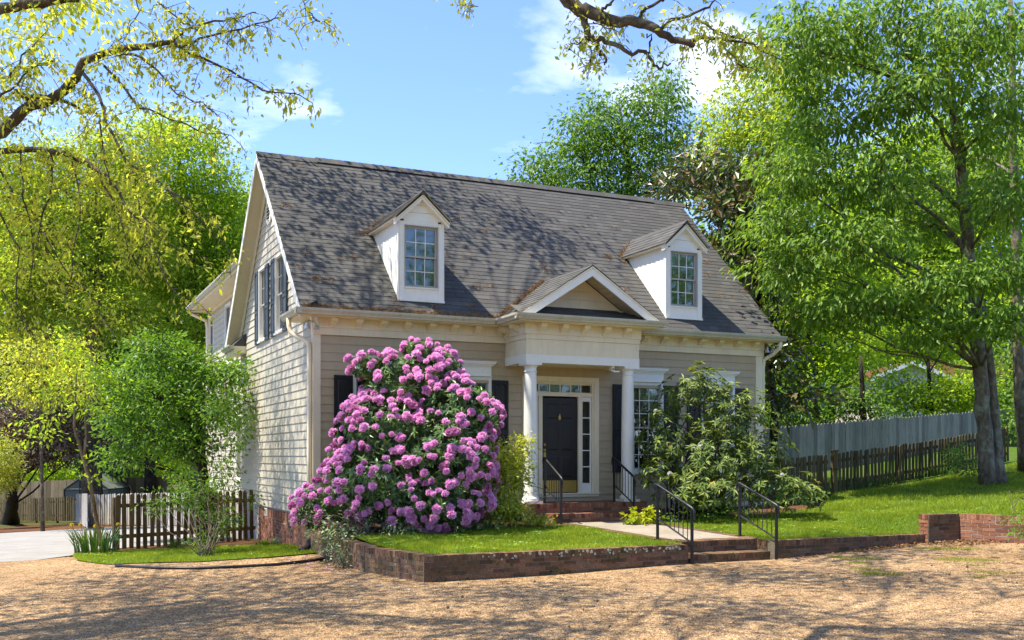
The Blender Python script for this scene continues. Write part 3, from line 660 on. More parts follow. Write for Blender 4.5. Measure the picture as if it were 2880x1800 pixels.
# --- gable wall
lw = MB().box((0.0005, 0.12, 0.60), (0.10, HD, 0.636)).build('side_wall', M['concrete_trim'], house)
def gr(z):
    if z <= 4.66: return (0.11, HD)
    y = roofy(z) + 0.10; return (max(0.11, y), min(HD, 2 * RY - y))
GW = [(4.50, 5.19), (2.63, 3.36)]
lops = [(a, b, 4.58, 6.22) for a, b in GW]
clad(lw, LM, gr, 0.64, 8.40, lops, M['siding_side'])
for a, b in GW:
    window(LM, a, b, 4.59, 6.22, 3, 2, casing=0.05, munt=M['sash_grey'], glass=M['glass_pale'], munw=0.012)
    shutter(LM, a - 0.43, a - 0.055, 4.50, 6.24, M['shutter_blue']); shutter(LM, b + 0.055, b + 0.43, 4.50, 6.24, M['shutter_blue'])
def vent():
    c = (RY + 0.22, 7.42); n = 24; mb = MB()
    for k in range(n):
        a0, a1 = 2 * math.pi * k / n, 2 * math.pi * (k + 1) / n; q = lambda a, r, w: LM(c[0] + r * math.cos(a), c[1] + r * math.sin(a), w)
        mb.hexa([q(a0, 0.235, 0.02), q(a1, 0.235, 0.02), q(a1, 0.30, 0.02), q(a0, 0.30, 0.02), q(a0, 0.235, 0.06), q(a1, 0.235, 0.06), q(a1, 0.30, 0.05), q(a0, 0.30, 0.05)])
    v = mb.build('gable_vent', M['white'], house)
    MB().extrude([LM(c[0] + 0.235 * math.cos(2 * math.pi * k / n), c[1] + 0.235 * math.sin(2 * math.pi * k / n), 0.025) for k in range(n)], (-0.003, 0, 0)).build('mesh_screen', M['room_dark'], v)
    for j in range(6):
        z = c[1] - 0.19 + j * 0.075; hw = math.sqrt(max(0.001, 0.235 ** 2 - (z - c[1]) ** 2))
        MB().hexa([LM(c[0] - hw, z, 0.055), LM(c[0] + hw, z, 0.055), LM(c[0] + hw, z - 0.004, 0.052), LM(c[0] - hw, z - 0.004, 0.052), LM(c[0] - hw, z + 0.035, 0.030), LM(c[0] + hw, z + 0.035, 0.030), LM(c[0] + hw, z + 0.031, 0.028), LM(c[0] - hw, z + 0.031, 0.028)]).build('slat', M['white'], v)
vent()
# other walls, never seen face on
MB().box((HW - 0.1, 0.13, 0.3), (HW - 0.002, HD, 4.6)).extrude([(HW - 0.1, 0.13, 4.601), (HW - 0.1, HD, 4.601), (HW - 0.1, RY, 8.25)], (0.09, 0, 0)).build('end_wall', M['siding_side'], house)
MB().box((0.13, HD - 0.1, 0.3), (HW - 0.12, HD - 0.002, 4.6)).build('rear_wall', M['siding_side'], house)
# --- foundation
fd = MB().box((0.006, 0.03, -0.5), (0.12, 10.0, 0.598)).build('foundation', M['mortar_pale'], house)
MB().box((0.125, 0.012, 0.0), (HW - 0.02, 0.12, 0.598)).build('foundation_face', M['brick_red'], house)
def foundation():
    n = 71; s = 5.35 / n; var = [brick_mesh('brick', s - 0.010, 0.09, 0.19, M['brick_red']) for _ in range(4)]
    rz = -math.pi / 2
    for i in range(n): 
        y = 0.02 + s * (i + 0.5)
        if 4.42 < y < 4.72: continue
        inst('brick', random.choice(var), fd, (0.045 + random.uniform(-0.003, 0.003), y, 0.50), (0, 0, rz))
    var = [brick_mesh('brick', 0.203, 0.09, 0.057, M['brick_red']) for _ in range(4)]
    z = 0.40; k = 0
    while z > -0.24:
        for i in range(25):
            y = 0.125 + 0.107 * (k % 2) + i * 0.214
            if y > 5.4: continue
            inst('brick', random.choice(var), fd, (0.045 + random.uniform(-0.003, 0.003), y, z - 0.034), (0, 0, rz))
        z -= 0.068; k += 1
    MB().box((-0.01, 4.43, 0.42), (0.02, 4.71, 0.59)).build('vent', M['white'], fd)
    mb = MB()
    for i in range(4): mb.box((-0.018, 4.46 + i * 0.06, 0.44), (-0.0105, 4.485 + i * 0.06, 0.575))
    mb.build('vent_slots', M['concrete_trim'], fd)
foundation()
# --- roof
roof = MB().hexa([(-0.35, EY, EZ - 0.10), (11.03, EY, EZ - 0.10), (11.03, RY, RZ - 0.12), (-0.35, RY, RZ - 0.12), (-0.35, EY, EZ - 0.012), (11.03, EY, EZ - 0.012), (11.03, RY, RZ - 0.012), (-0.35, RY, RZ - 0.012)]).build('roof', M['backing'], house)
MB().hexa([(-0.35, RY + 0.001, RZ - 0.12), (11.03, RY + 0.001, RZ - 0.12), (11.03, 2 * RY - EY, EZ - 0.10), (-0.35, 2 * RY - EY, EZ - 0.10), (-0.35, RY + 0.001, RZ - 0.0), (11.03, RY + 0.001, RZ - 0.0), (11.03, 2 * RY - EY, EZ), (-0.35, 2 * RY - EY, EZ)]).build('rear_slope', M['shingle'], roof)
VD = np.array([0, 1, KS]) / math.hypot(1, KS); ND = np.array([0, -KS, 1]) / math.hypot(1, KS)
def tabs(parent, O, u, v, n, rows, e, ur, tw=0.30, nobj=0, lift=0.012):
    """shingle tabs on a plane; ur(v) gives the span along u"""
    O, u, v, n = map(lambda q: np.array(q, float), (O, u, v, n)); V = []; F = []
    Rm = Matrix(((u[0], v[0], n[0]), (u[1], v[1], n[1]), (u[2], v[2], n[2]))).to_euler()
    if nobj:
        var = []
        for k in range(5):
            o = MB().hexa([(-0.5, -0.006 * (k % 3), 0.001), (0.5, -0.006 * ((k + 1) % 3), 0.001), (0.5, e + 0.02, 0.0), (-0.5, e + 0.02, 0.0), (-0.5, -0.006 * (k % 3), lift), (0.5, -0.006 * ((k + 1) % 3), lift), (0.5, e + 0.02, 0.003), (-0.5, e + 0.02, 0.003)]).build('shingle', M['shingle'])
            var.append(o.data); bpy.data.objects.remove(o)
    cnt = 0
    for r in range(rows):
        a, b = ur(r * e + e * 0.5)
        if b - a < 0.03: continue
        x = a - random.uniform(0, tw * 0.7)
        while x < b:
            w = tw * random.choice((0.6, 0.8, 1.0, 1.0, 1.2)); x0, x1 = max(x, a), min(x + w, b); x += w
            if x1 - x0 < 0.03: continue
            if cnt < nobj:
                c = O + u * (x0 + x1) / 2 + v * (r * e); inst('shingle', random.choice(var), parent, c, Rm, (x1 - x0 - 0.004, 1, random.choice((0.8, 1.0, 1.25)))); cnt += 1; continue
            q0, q1 = random.uniform(-0.004, 0.0), random.uniform(-0.004, 0.0); lf = lift * random.choice((0.9, 1.0, 1.1)); bi = len(V)
            for (uu, vv, nn) in ((x0 + 0.0005, r * e + q0, 0.001), (x1 - 0.0005, r * e + q1, 0.001), (x1 - 0.002, (r + 1) * e + 0.02, 0.0), (x0 + 0.002, (r + 1) * e + 0.02, 0.0), (x0 + 0.0005, r * e + q0, lf), (x1 - 0.0005, r * e + q1, lf), (x1 - 0.002, (r + 1) * e + 0.02, 0.003), (x0 + 0.002, (r + 1) * e + 0.02, 0.003)):
                V.append(O + u * uu + v * vv + n * nn)
            F += [tuple(i + bi for i in f) for f in ((0,3,2,1),(4,5,6,7),(0,1,5,4),(1,2,6,5),(2,3,7,6),(3,0,4,7))]
    if V:
        o = mesh_np('shingles', V, F, M['shingle'], parent); o['kind'] = 'stuff'
SL = math.hypot(RY - EY, RZ - EZ)
tabs(roof, (0, EY - 0.02, EZ - 0.012 - 0.02 * KS + 0.006), (1, 0, 0), VD, ND, 40, (SL + 0.02) / 40, lambda v: (-0.365, 11.045), nobj=296)
def caps():
    mb_parts = []; x = -0.365; var = []
    for k in range(3):
        o = MB().hexa([(0, -0.14, -0.128), (0.30, -0.14, -0.135), (0.30, 0.14, -0.135), (0, 0.14, -0.128), (0, -0.012, 0.012), (0.30, -0.012, 0.0), (0.30, 0.012, 0.0), (0, 0.012, 0.012)]).build('ridge_cap', M['shingle']); var.append(o.data); bpy.data.objects.remove(o)
    while x < 11.0:
        z = RZ + (0.045 if 0.95 < x < 9.85 else 0.018)
        inst('ridge_cap', random.choice(var), roof, (x, RY, z), (0, random.uniform(-0.01, 0.01), 0)); x += 0.17
    MB().hexa([(0.95, RY - 0.15, RZ - 0.15), (10.0, RY - 0.15, RZ - 0.15), (10.0, RY + 0.15, RZ - 0.15), (0.95, RY + 0.15, RZ - 0.15), (0.95, RY - 0.012, RZ + 0.028), (10.0, RY - 0.012, RZ + 0.028), (10.0, RY + 0.012, RZ + 0.028), (0.95, RY + 0.012, RZ + 0.028)]).build('ridge_vent', M['plastic_black'], roof)
caps()
# rake boards and the boarded soffit under the gable overhang
def rake(side):
    sgn = 1 if side == 'front' else -1
    P = lambda s, d: (lambda y: (y, (roofz(y) if sgn == 1 else roofz(2 * RY - y)) + d))(RY - sgn * (RY - EY) * s)
    y0, y1 = (EY + 0.02, RY) if sgn == 1 else (2 * RY - EY - 0.02, RY)
    zf = lambda y: roofz(y) if sgn == 1 else roofz(2 * RY - y)
    MB().hexa([(-0.372, y0, zf(y0) - 0.21), (-0.351, y0, zf(y0) - 0.21), (-0.351, y1, zf(y1) - 0.21), (-0.372, y1, zf(y1) - 0.21), (-0.372, y0, zf(y0) - 0.03), (-0.351, y0, zf(y0) - 0.03), (-0.351, y1, zf(y1) - 0.03), (-0.372, y1, zf(y1) - 0.03)]).build('rake_board', M['white'], house)
    MB().hexa([(-0.045, y0, zf(y0) - 0.33), (-0.026, y0, zf(y0) - 0.33), (-0.026, y1, zf(y1) - 0.33), (-0.045, y1, zf(y1) - 0.33), (-0.075, y0, zf(y0) - 0.15), (-0.026, y0, zf(y0) - 0.15), (-0.026, y1, zf(y1) - 0.15), (-0.075, y1, zf(y1) - 0.15)]).build('gable_trim', M['soffit'], house)
    sf = MB().hexa([(-0.350, y0, zf(y0) - 0.148), (0.0, y0, zf(y0) - 0.148), (0.0, y1, zf(y1) - 0.148), (-0.350, y1, zf(y1) - 0.148), (-0.350, y0, zf(y0) - 0.135), (0.0, y0, zf(y0) - 0.135), (0.0, y1, zf(y1) - 0.135), (-0.350, y1, zf(y1) - 0.135)]).build('gable_soffit', M['soffit'], house)
    n = 44; Lh = abs(y1 - y0); src = None
    for i in range(n):
        ya = y0 + (y1 - y0) * i / n; yb = y0 + (y1 - y0) * (i + 0.93) / n
        pts = [(-0.349, ya, zf(ya) - 0.160), (-0.046, ya, zf(ya) - 0.160), (-0.046, yb, zf(yb) - 0.154), (-0.349, yb, zf(yb) - 0.154), (-0.349, ya, zf(ya) - 0.149), (-0.046, ya, zf(ya) - 0.149), (-0.046, yb, zf(yb) - 0.149), (-0.349, yb, zf(yb) - 0.149)]
        if src is None:
            o = MB().hexa(pts).build('soffit_board', M['soffit'], sf); src = (o, ya)
        else:
            o = src[0].copy(); COL.objects.link(o); o.location = (0, ya - src[1], zf(ya) - zf(src[1]))
rake('front'); rake('rear')
# --- dormers
def dormer(xc):
    x0, x1, Y, zb, ze, za = xc - 0.465, xc + 0.465, -0.03, roofz(-0.03), 6.56, 7.02
    mp = front(Y)
    d = MB().box((x0 + 0.02, Y + 0.13, zb - 0.1), (x1 - 0.02, Y + 0.15, ze)).build('dormer', M['room_dark'], house)  # flat dark panel close behind the panes, standing in for the unlit room
    uw = 0.10
    mb = MB(); lbox(mb, mp, x0, x0 + uw, zb, ze - 0.02, 0.0, 0.03); lbox(mb, mp, x1 - uw, x1, zb, ze - 0.02, 0.0, 0.03); lbox(mb, mp, x0 + uw, x1 - uw, zb, zb + 0.24, -0.02, 0.012); lbox(mb, mp, x0 + uw, x1 - uw, zb + 0.24, zb + 0.262, -0.02, 0.045)
    lbox(mb, mp, x0 - 0.03, x1 + 0.03, zb - 0.03, zb + 0.012, -0.02, 0.06); mb.build('trim', M['white'], d)
    lb('head_board', mp, x0 + uw, x1 - uw, 6.47, ze + 0.02, -0.02, 0.012, M['white'], d)
    # pediment boards
    zz = ze + 0.021
    hwid = lambda z: (za - z) / 1.03
    while zz < za - 0.05:
        z2 = min(zz + 0.15, za - 0.02); a, b = hwid(zz), hwid(z2)
        MB().hexa([mp(xc - a, zz, 0.010), mp(xc + a, zz, 0.010), mp(xc + a, zz, -0.02), mp(xc - a, zz, -0.02), mp(xc - b, z2, 0.0), mp(xc + b, z2, 0.0), mp(xc + b, z2, -0.02), mp(xc - b, z2, -0.02)]).build('siding_board', M['white'], d); zz = z2 + 0.004
    window(mp, x0 + uw + 0.012, x1 - uw - 0.012, zb + 0.275, 6.455, 3, 2, name='window', casing=0.012, frame=M['sash_grey'], sash=M['sash_grey'], munt=M['white'], blind=6.02, sill=False, parent=d)
    # cheeks boarded along the slope of the roof
    for sx, o in ((x0, -1), (x1, 1)):
        t = 0.0; H = ze - zb
        while t < H - 0.02:
            t2 = min(t + 0.185, H); yt, yt2 = roofy(ze - t) , roofy(ze - t2)
            pl = [(Y + 0.0, zb + t), (Y + 0.0, zb + t2), (yt2, ze), (yt, ze)] if t2 < H - 1e-6 else [(Y, zb + t), (Y, ze), (yt, ze)]
            m = len(pl); a = [(sx + o * (0.022 if k in (0, m - 1) else 0.008), y, z + (0.0)) for k, (y, z) in enumerate(pl)]; b = [(sx - o * 0.02, y, z) for y, z in pl]
            MB().add(a + b, [tuple(range(m)), tuple(range(m, 2 * m))[::-1]] + [(k, (k + 1) % m, m + (k + 1) % m, m + k) for k in range(m)]).build('siding_board', M['white'], d); t = t2
        MB().box((sx + o * 0.003, Y - 0.031, zb), (sx + o * 0.028, Y + 0.06, ze)).build('corner_board', M['white'], d)
    # roof: two slopes running back into the main roof
    zr, zl_, hw, yf = 7.155, 6.60, 0.60, Y - 0.14
    for o in (-1, 1):
        A = [(xc, yf, zr), (xc + o * hw, yf, zl_), (xc + o * hw, roofy(zl_) + 0.12, zl_), (xc, roofy(zr) + 0.12, zr)]
        nn = np.array([o * (zr - zl_), 0, hw]); nn = nn / np.linalg.norm(nn)
        mb = MB().hexa([*[np.array(p) - nn * 0.05 for p in A], *[np.array(p) - nn * 0.001 for p in A]]); mb.build('dormer_roof', M['trim'], d)
        s_ = math.hypot(hw, zr - zl_); v = np.array([-o * hw, 0, zr - zl_]) / s_
        u = np.array([0, 1, 0]) * 1.0
        if o == 1: tabs(d, (xc + o * (hw + 0.015), 0, zl_ - 0.015), (0, 1, 0), v, nn, 6, (s_ + 0.015) / 6, lambda q: (yf - 0.015, roofy(zl_ + q * (zr - zl_) / s_) + 0.1), 0.26)
        else: tabs(d, (xc + o * (hw + 0.015), 0, zl_ - 0.015), (0, -1, 0), v, nn, 6, (s_ + 0.015) / 6, lambda q: (-(roofy(zl_ + q * (zr - zl_) / s_) + 0.1), -(yf - 0.015)), 0.26)
        # rake trim in two steps
        for (dp, th, yy) in ((0.052, 0.10, yf + 0.03), (0.022, 0.055, yf + 0.0)):
            q = [np.array((xc, yy, zr - dp * 0.6)), np.array((xc + o * (hw - 0.01), yy, zl_ - dp * 0.6)), np.array((xc + o * (hw - 0.01) - o * 0.02, yy, zl_ - dp * 0.6 - th * 1.15)), np.array((xc, yy, zr - dp * 0.6 - th * 1.4))]
            MB().extrude(q, (0, 0.14 if dp > 0.03 else 0.029, 0)).build('rake_trim', M['trim'] if dp < 0.03 else M['white'], d)
        MB().box((xc + o * (hw - 0.125), yf + 0.16, zl_ - 0.055), (xc + o * (hw - 0.004), roofy(zl_) + 0.05, zl_ - 0.02)).build('eave_board', M['trim'], d)
    o_ = MB().extrude([(xc - 0.10, yf - 0.01, zr - 0.085), (xc, yf - 0.01, zr + 0.018), (xc + 0.10, yf - 0.01, zr - 0.085)], (0, roofy(zr) + 0.1 - yf, 0)).build('ridge_cap', M['shingle'], d)
    return d
dormer(2.18); dormer(8.525)
# --- portico
PX0, PX1, PY = 4.07, 6.69, -1.045
po = MB().box((PX0 + 0.02, PY + 0.02, 3.72), (PX1 - 0.02, 0.0, 3.75)).build('portico', M['trim'], house)
FP = front(PY); SP = left(PX0)
MB().box((PX0 - 0.02, PY - 0.02, 3.70), (PX1 + 0.02, PY + 0.26, 3.865)).build('architrave', M['white'], po)
for xx in (PX0 - 0.018, PX1 - 0.232): MB().box((xx, PY + 0.261, 3.70), (xx + 0.25, -0.025, 3.865)).build('architrave', M['white'], po)
for k in range(2):
    z0 = 3.866 + k * 0.156; z1 = z0 + 0.155
    lbox(MB(), FP, PX0 + 0.05, PX1 - 0.05, z0, z1, 0.0, 0.012 - 0.004 * k).build('siding_board', M['trim'], po)
    lbox(MB(), SP, PY + 0.05, -0.025, z0, z1, 0.0, 0.012 - 0.004 * k).build('siding_board', M['trim'], po)
    MB().box((PX1, PY + 0.05, z0), (PX1 + 0.01, -0.025, z1)).build('siding_board', M['trim'], po)
for xx in (PX0, PX1 - 0.04): MB().box((xx - 0.014, PY - 0.014, 3.866), (xx + 0.054, PY + 0.045, 4.178)).build('corner_board', M['trim'], po)
MB().box((PX0 - 0.03, PY - 0.03, 4.179), (PX1 + 0.03, -0.055, 4.275)).build('band', M['trim'], po)
MB().box((PX0 - 0.05, PY - 0.05, 4.276), (PX1 + 0.05, -0.055, 4.49)).build('bracket_board', M['trim'], po)
pr = [(0.0, 4.31), (0.028, 4.305), (0.035, 4.33), (0.045, 4.345), (0.08, 4.355), (0.11, 4.385), (0.165, 4.415), (0.18, 4.488), (0.0, 4.488)]
for i in range(5): MB().extrude([(4.365 + i * 0.495 - 0.065, PY - 0.05 - a, b) for a, b in pr], (0.13, 0, 0)).build('bracket', M['trim'], po)
for i in range(2):
    MB().extrude([(PX0 - 0.05 - a, -0.80 + i * 0.46, b) for a, b in pr], (0, 0.13, 0)).build('bracket', M['trim'], po); MB().extrude([(PX1 + 0.05 + a, -0.80 + i * 0.46, b) for a, b in pr], (0, 0.13, 0)).build('bracket', M['trim'], po)
GX0, GX1, GY = 3.76, 7.03, -1.38
MB().box((GX0, GY, 4.491), (GX1, -0.06, 4.506)).build('soffit', M['trim'], po); MB().box((GX0, GY - 0.012, 4.49), (GX1, GY - 0.001, 4.61)).build('fascia', M['trim'], po)
for xx in (GX0 - 0.011, GX1 + 0.0005): MB().box((xx, GY, 4.49), (xx + 0.0105, -0.39, 4.61)).build('fascia', M['trim'], po)
gutter((GX0 - 0.12, GY - 0.013, 4.632), (GX1 + 0.12, GY - 0.013, 4.632), (0, -1, 0)); gutter((GX0 - 0.012, GY - 0.10, 4.630), (GX0 - 0.012, -0.39, 4.624), (-1, 0, 0)); gutter((GX1 + 0.012, GY - 0.10, 4.630), (GX1 + 0.012, -0.39, 4.624), (1, 0, 0))
PC = (GX0 + GX1) / 2; PZR, PZE, PHW = 5.70, 4.615, (GX1 - GX0) / 2 + 0.02
# skirt roof behind the gutter and recessed pediment
tabs(po, (0, GY - 0.01, 4.612), (1, 0, 0), np.array([0, 0.65, 0.29]) / math.hypot(0.65, 0.29), np.array([0, -0.29, 0.65]) / math.hypot(0.65, 0.29), 5, 0.145, lambda v: (GX0 + 0.02 + v, GX1 - 0.02 - v))
MB().extrude([(GX0 + 0.1, GY, 4.600), (GX1 - 0.1, GY, 4.600), (GX1 - 0.1, -0.70, 4.895), (GX0 + 0.1, -0.70, 4.895)], (0, 0, -0.02)).build('skirt_deck', M['backing'], po)
zz = 4.905; slope = (PZR - PZE) / PHW
while zz < 5.52:
    z2 = min(zz + 0.172, 5.56); a, b = (PZR - 0.12 - zz) / slope, (PZR - 0.12 - z2) / slope; yb = -0.735
    MB().hexa([(PC - a, yb - 0.018, zz), (PC + a, yb - 0.018, zz), (PC + a, yb + 0.03, zz), (PC - a, yb + 0.03, zz), (PC - b, yb - 0.002, z2), (PC + b, yb - 0.002, z2), (PC + b, yb + 0.03, z2), (PC - b, yb + 0.03, z2)]).build('siding_board', M['trim'], po); zz = z2 + 0.003
MB().box((PC - 1.2, -0.765, 4.880), (PC + 1.2, -0.736, 4.903)).build('sill_trim', M['trim'], po)
for o in (-1, 1):
    A = [(PC, GY, PZR), (PC + o * PHW, GY, PZE), (PC + o * PHW, roofy(PZE) + 0.12, PZE), (PC, roofy(PZR) + 0.12, PZR)]
    nn = np.array([o * (PZR - PZE), 0, PHW]); nn = nn / np.linalg.norm(nn)
    MB().hexa([*[np.array(p) - nn * 0.035 for p in A], *[np.array(p) - nn * 0.001 for p in A]]).build('portico_roof', M['backing'], po)
    # boarded soffit of the overhang
    n = 13
    for i in range(n):
        t0, t1 = i / n, (i + 0.95) / n; q = lambda t, y: np.array((PC + o * PHW * t, y, PZR - (PZR - PZE) * t)) - nn * 0.06
        if q(t0, 0)[2] < 4.75: continue
        MB().hexa([*[x - nn * 0.01 for x in (q(t0, GY + 0.03), q(t1, GY + 0.03), q(t1, -0.74), q(t0, -0.74))], q(t0, GY + 0.03), q(t1, GY + 0.03), q(t1, -0.74), q(t0, -0.74)]).build('soffit_board', M['soffit'], po)
    s_ = math.hypot(PHW, PZR - PZE); v = np.array([-o * PHW, 0, PZR - PZE]) / s_
    yr = lambda q: roofy(PZE + q * (PZR - PZE) / s_) + 0.1
    if o == 1: tabs(po, (PC + o * (PHW + 0.015), 0, PZE - 0.01), (0, 1, 0), v, nn, 13, (s_ + 0.015) / 13, lambda q: (GY - 0.03, yr(q)), 0.28)
    else: tabs(po, (PC + o * (PHW + 0.015), 0, PZE - 0.01), (0, -1, 0), v, nn, 13, (s_ + 0.015) / 13, lambda q: (-yr(q), -(GY - 0.03)), 0.28)
    q = [np.array((PC, GY - 0.012, PZR - 0.035)), np.array((PC + o * (PHW - 0.0), GY - 0.012, PZE - 0.012)), np.array((PC + o * (PHW - 0.28), GY - 0.012, PZE - 0.012)), np.array((PC, GY - 0.012, PZR - 0.22))]
    MB().extrude(q, (0, 0.04, 0)).build('rake_board', M['white'], po)
    q = [np.array((PC, GY - 0.024, PZR - 0.02)), np.array((PC + o * (PHW + 0.005), GY - 0.024, PZE + 0.002)), np.array((PC + o * (PHW - 0.06), GY - 0.024, PZE + 0.002)), np.array((PC, GY - 0.024, PZR - 0.065))]
    MB().extrude(q, (0, 0.0115, 0)).build('rake_trim', M['trim'], po)
    q = [np.array((PC, -0.762, PZR - 0.115)), np.array((PC + o * 1.2, -0.762, PZR - 0.115 - 1.2 * slope)), np.array((PC + o * 1.2, -0.762, PZR - 0.15 - 1.2 * slope)), np.array((PC, -0.762, PZR - 0.15))]
    MB().extrude(q, (0, 0.025, 0)).build('pediment_trim', M['trim'], po)
MB().extrude([(PC - 0.12, GY - 0.02, PZR - 0.075), (PC, GY - 0.02, PZR + 0.016), (PC + 0.12, GY - 0.02, PZR - 0.075)], (0, roofy(PZR) + 0.1 - GY, 0)).build('ridge_cap', M['shingle'], po)
for cx_ in (4.225, 6.525):
    c = (cx_, -0.90, 0.845)
    col = MB().lathe(c, [(0.17, 0.055), (0.178, 0.075), (0.178, 0.10), (0.165, 0.125), (0.15, 0.13), (0.148, 0.15), (0.142, 0.165), (0.140, 0.9), (0.136, 1.6), (0.127, 2.3), (0.121, 2.66), (0.121, 2.665), (0.136, 2.672), (0.136, 2.688), (0.122, 2.695), (0.122, 2.755), (0.135, 2.775), (0.15, 2.79), (0.16, 2.808)], 28).build('column', M['column_white'], po, True)
    MB().box((cx_ - 0.19, c[1] - 0.19, 0.846), (cx_ + 0.19, c[1] + 0.19, 0.899)).build('plinth', M['column_white'], col); MB().box((cx_ - 0.175, c[1] - 0.175, 3.652), (cx_ + 0.175, c[1] + 0.175, 3.699)).build('abacus', M['column_white'], col)
# --- door
DM = front(0.0)
dr = lbox(MB(), DM, 4.945, 5.81, 1.015, 3.065, -0.075, -0.035).build('door', M['door_black'], house)
for (a, b, c, d) in ((0.12, 0.405, 1.60, 1.93), (0.46, 0.745, 1.60, 1.93), (0.12, 0.405, 0.92, 1.50), (0.46, 0.745, 0.92, 1.50), (0.12, 0.405, 0.34, 0.80), (0.46, 0.745, 0.34, 0.80)):
    u0, u1, v0, v1 = 4.945 + a, 4.945 + b, 1.015 + c, 1.015 + d; q = 0.03
    MB().hexa([DM(u0, v0, -0.035), DM(u1, v0, -0.035), DM(u1, v1, -0.035), DM(u0, v1, -0.035), DM(u0 + q, v0 + q, -0.026), DM(u1 - q, v0 + q, -0.026), DM(u1 - q, v1 - q, -0.026), DM(u0 + q, v1 - q, -0.026)]).build('panel', M['door_black'], dr)
lb('kick_plate', DM, 4.965, 5.79, 1.03, 1.285, -0.0345, -0.031, M['brass'], dr)
kb = MB().lathe((5.375, 0.0, 2.56), [(0.0, 0.02), (0.02, 0.03), (0.034, 0.05), (0.038, 0.08), (0.025, 0.11), (0.014, 0.13), (0.02, 0.15), (0.0, 0.16)], 10)
kb.v = [(x, 0.012 - (0.0 - y) * 0.3 + 0.012, z) for x, y, z in kb.v]; kb.build('knocker', M['brass'], dr, True)
MB().lathe((5.005, 0.02, 2.05), [(0.0, -0.035), (0.03, -0.03), (0.033, 0.0), (0.03, 0.03), (0.0, 0.035)], 12).build('deadbolt', M['brass'], dr, True)
MB().tube([(5.005, 0.02, 1.93), (5.0, -0.035, 1.90), (5.0, -0.045, 1.80), (5.005, -0.03, 1.73), (5.005, 0.02, 1.71)], 0.013, 8).box((4.98, 0.015, 1.68), (5.03, 0.034, 1.96)).build('handle', M['brass'], dr)
df = MB()
for a in ((4.46, 4.575, 0.945, 3.52), (6.195, 6.31, 0.945, 3.52), (4.575, 6.195, 3.41, 3.52)): lbox(df, DM, *a, 0.001, 0.045)
for a in ((4.575, 6.195, 3.10, 3.165), (4.855, 4.942, 1.0, 3.10), (5.813, 5.90, 1.0, 3.10), (4.575, 4.62, 1.0, 3.10), (6.15, 6.195, 1.0, 3.10), (4.575, 6.195, 3.38, 3.41), (4.575, 4.62, 3.165, 3.38), (6.15, 6.195, 3.165, 3.38)): lbox(df, DM, *a, -0.10, 0.012)
for a in ((4.44, 6.33, 0.985, 1.012),): lbox(df, DM, *a, -0.12, 0.075)
lbox(df, DM, 4.46, 6.31, 0.93, 0.984, -0.1, 0.05)
dfo = df.build('door_surround', M['trim'], house)
for (a, b) in ((4.622, 4.853), (5.902, 6.148)):
    lb('sidelight_panel', DM, a, b, 1.013, 1.22, -0.06, -0.025, M['white'], dfo); mb = MB(); m = 0.03
    lbox(mb, DM, a, a + m, 1.2205, 3.098, -0.06, -0.02); lbox(mb, DM, b - m, b, 1.2205, 3.098, -0.06, -0.02); lbox(mb, DM, a + m, b - m, 3.0, 3.098, -0.06, -0.021)
    for j in range(1, 5): z = 1.2205 + (3.0 - 1.2205) * j / 5; lbox(mb, DM, a + m, b - m, z - 0.011, z + 0.011, -0.055, -0.025)
    mb.build('sidelight_frame', M['white'], dfo)
    for j in range(5):
        z0 = 1.2205 + (3.0 - 1.2205) * j / 5; z1 = 1.2205 + (3.0 - 1.2205) * (j + 1) / 5; lb('pane', DM, a + m + 0.001, b - m - 0.001, z0 + 0.012, z1 - 0.012, -0.045, -0.041, M['glass'], dfo)
mb = MB(); lbox(mb, DM, 4.622, 6.148, 3.166, 3.192, -0.06, -0.02); lbox(mb, DM, 4.622, 6.148, 3.352, 3.379, -0.06, -0.02)
for j in range(7):
    x = 4.622 + (6.148 - 4.622) * j / 6; lbox(mb, DM, max(4.623, x - 0.012), min(6.147, x + 0.012), 3.1925, 3.3515, -0.055, -0.025)
    if j < 6: lb('pane', DM, x + 0.013, 4.622 + (6.148 - 4.622) * (j + 1) / 6 - 0.013, 3.193, 3.351, -0.045, -0.041, M['glass'], dfo)
mb.build('transom_frame', M['trim'], dfo)
# --- rear wing
rw = MB().box((0.305, 7.9, -0.9), (0.45, 15.0, 6.55)).build('rear_wing', M['backing'], house)
RM = left(0.30); rops = [(14.05, 14.75, 4.6, 6.25), (10.95, 11.75, 4.6, 6.25), (9.0, 9.9, 1.2, 2.9)]
clad(rw, RM, lambda z: (7.72, 14.92), 0.64, 6.46, rops, M['siding_side'], split=False)
for a, b, c, d in rops: window(RM, a, b, c, d, 2, 1, casing=0.06, munt=M['sash_grey'], glass=M['glass_pale'])
MB().box((0.255, 14.92, 0.6), (0.46, 15.03, 6.55)).build('corner_board', M['trim'], rw)
MB().box((-0.27, 6.3, 6.50), (0.30, 15.3, 6.52)).build('soffit', M['trim'], rw); MB().box((0.24, 7.7, 6.40), (0.299, 14.9, 6.499)).build('frieze', M['trim'], rw); MB().box((-0.285, 6.3, 6.49), (-0.271, 15.3, 6.64)).build('fascia', M['trim'], rw)
gutter((-0.286, 6.15, 6.66), (-0.286, 15.32, 6.66), (-1, 0, 0))
MB().add([(-0.30, 6.3, 6.66), (-0.30, 15.3, 6.66), (5.3, 15.3, 8.35), (5.3, 4.4, 8.35), (11.0, 6.3, 6.66), (11.0, 15.3, 6.66)], [(0, 1, 2, 3), (3, 2, 5, 4), (0, 3, 4), (1, 5, 2)]).build('wing_roof', M['shingle'], rw)
MB().box((0.46, 14.9, 0.0), (10.5, 15.0, 6.6)).build('end_wall', M['siding_side'], rw); MB().box((10.4, 7.72, 0.0), (10.5, 14.9, 6.6)).build('end_wall', M['siding_side'], rw)
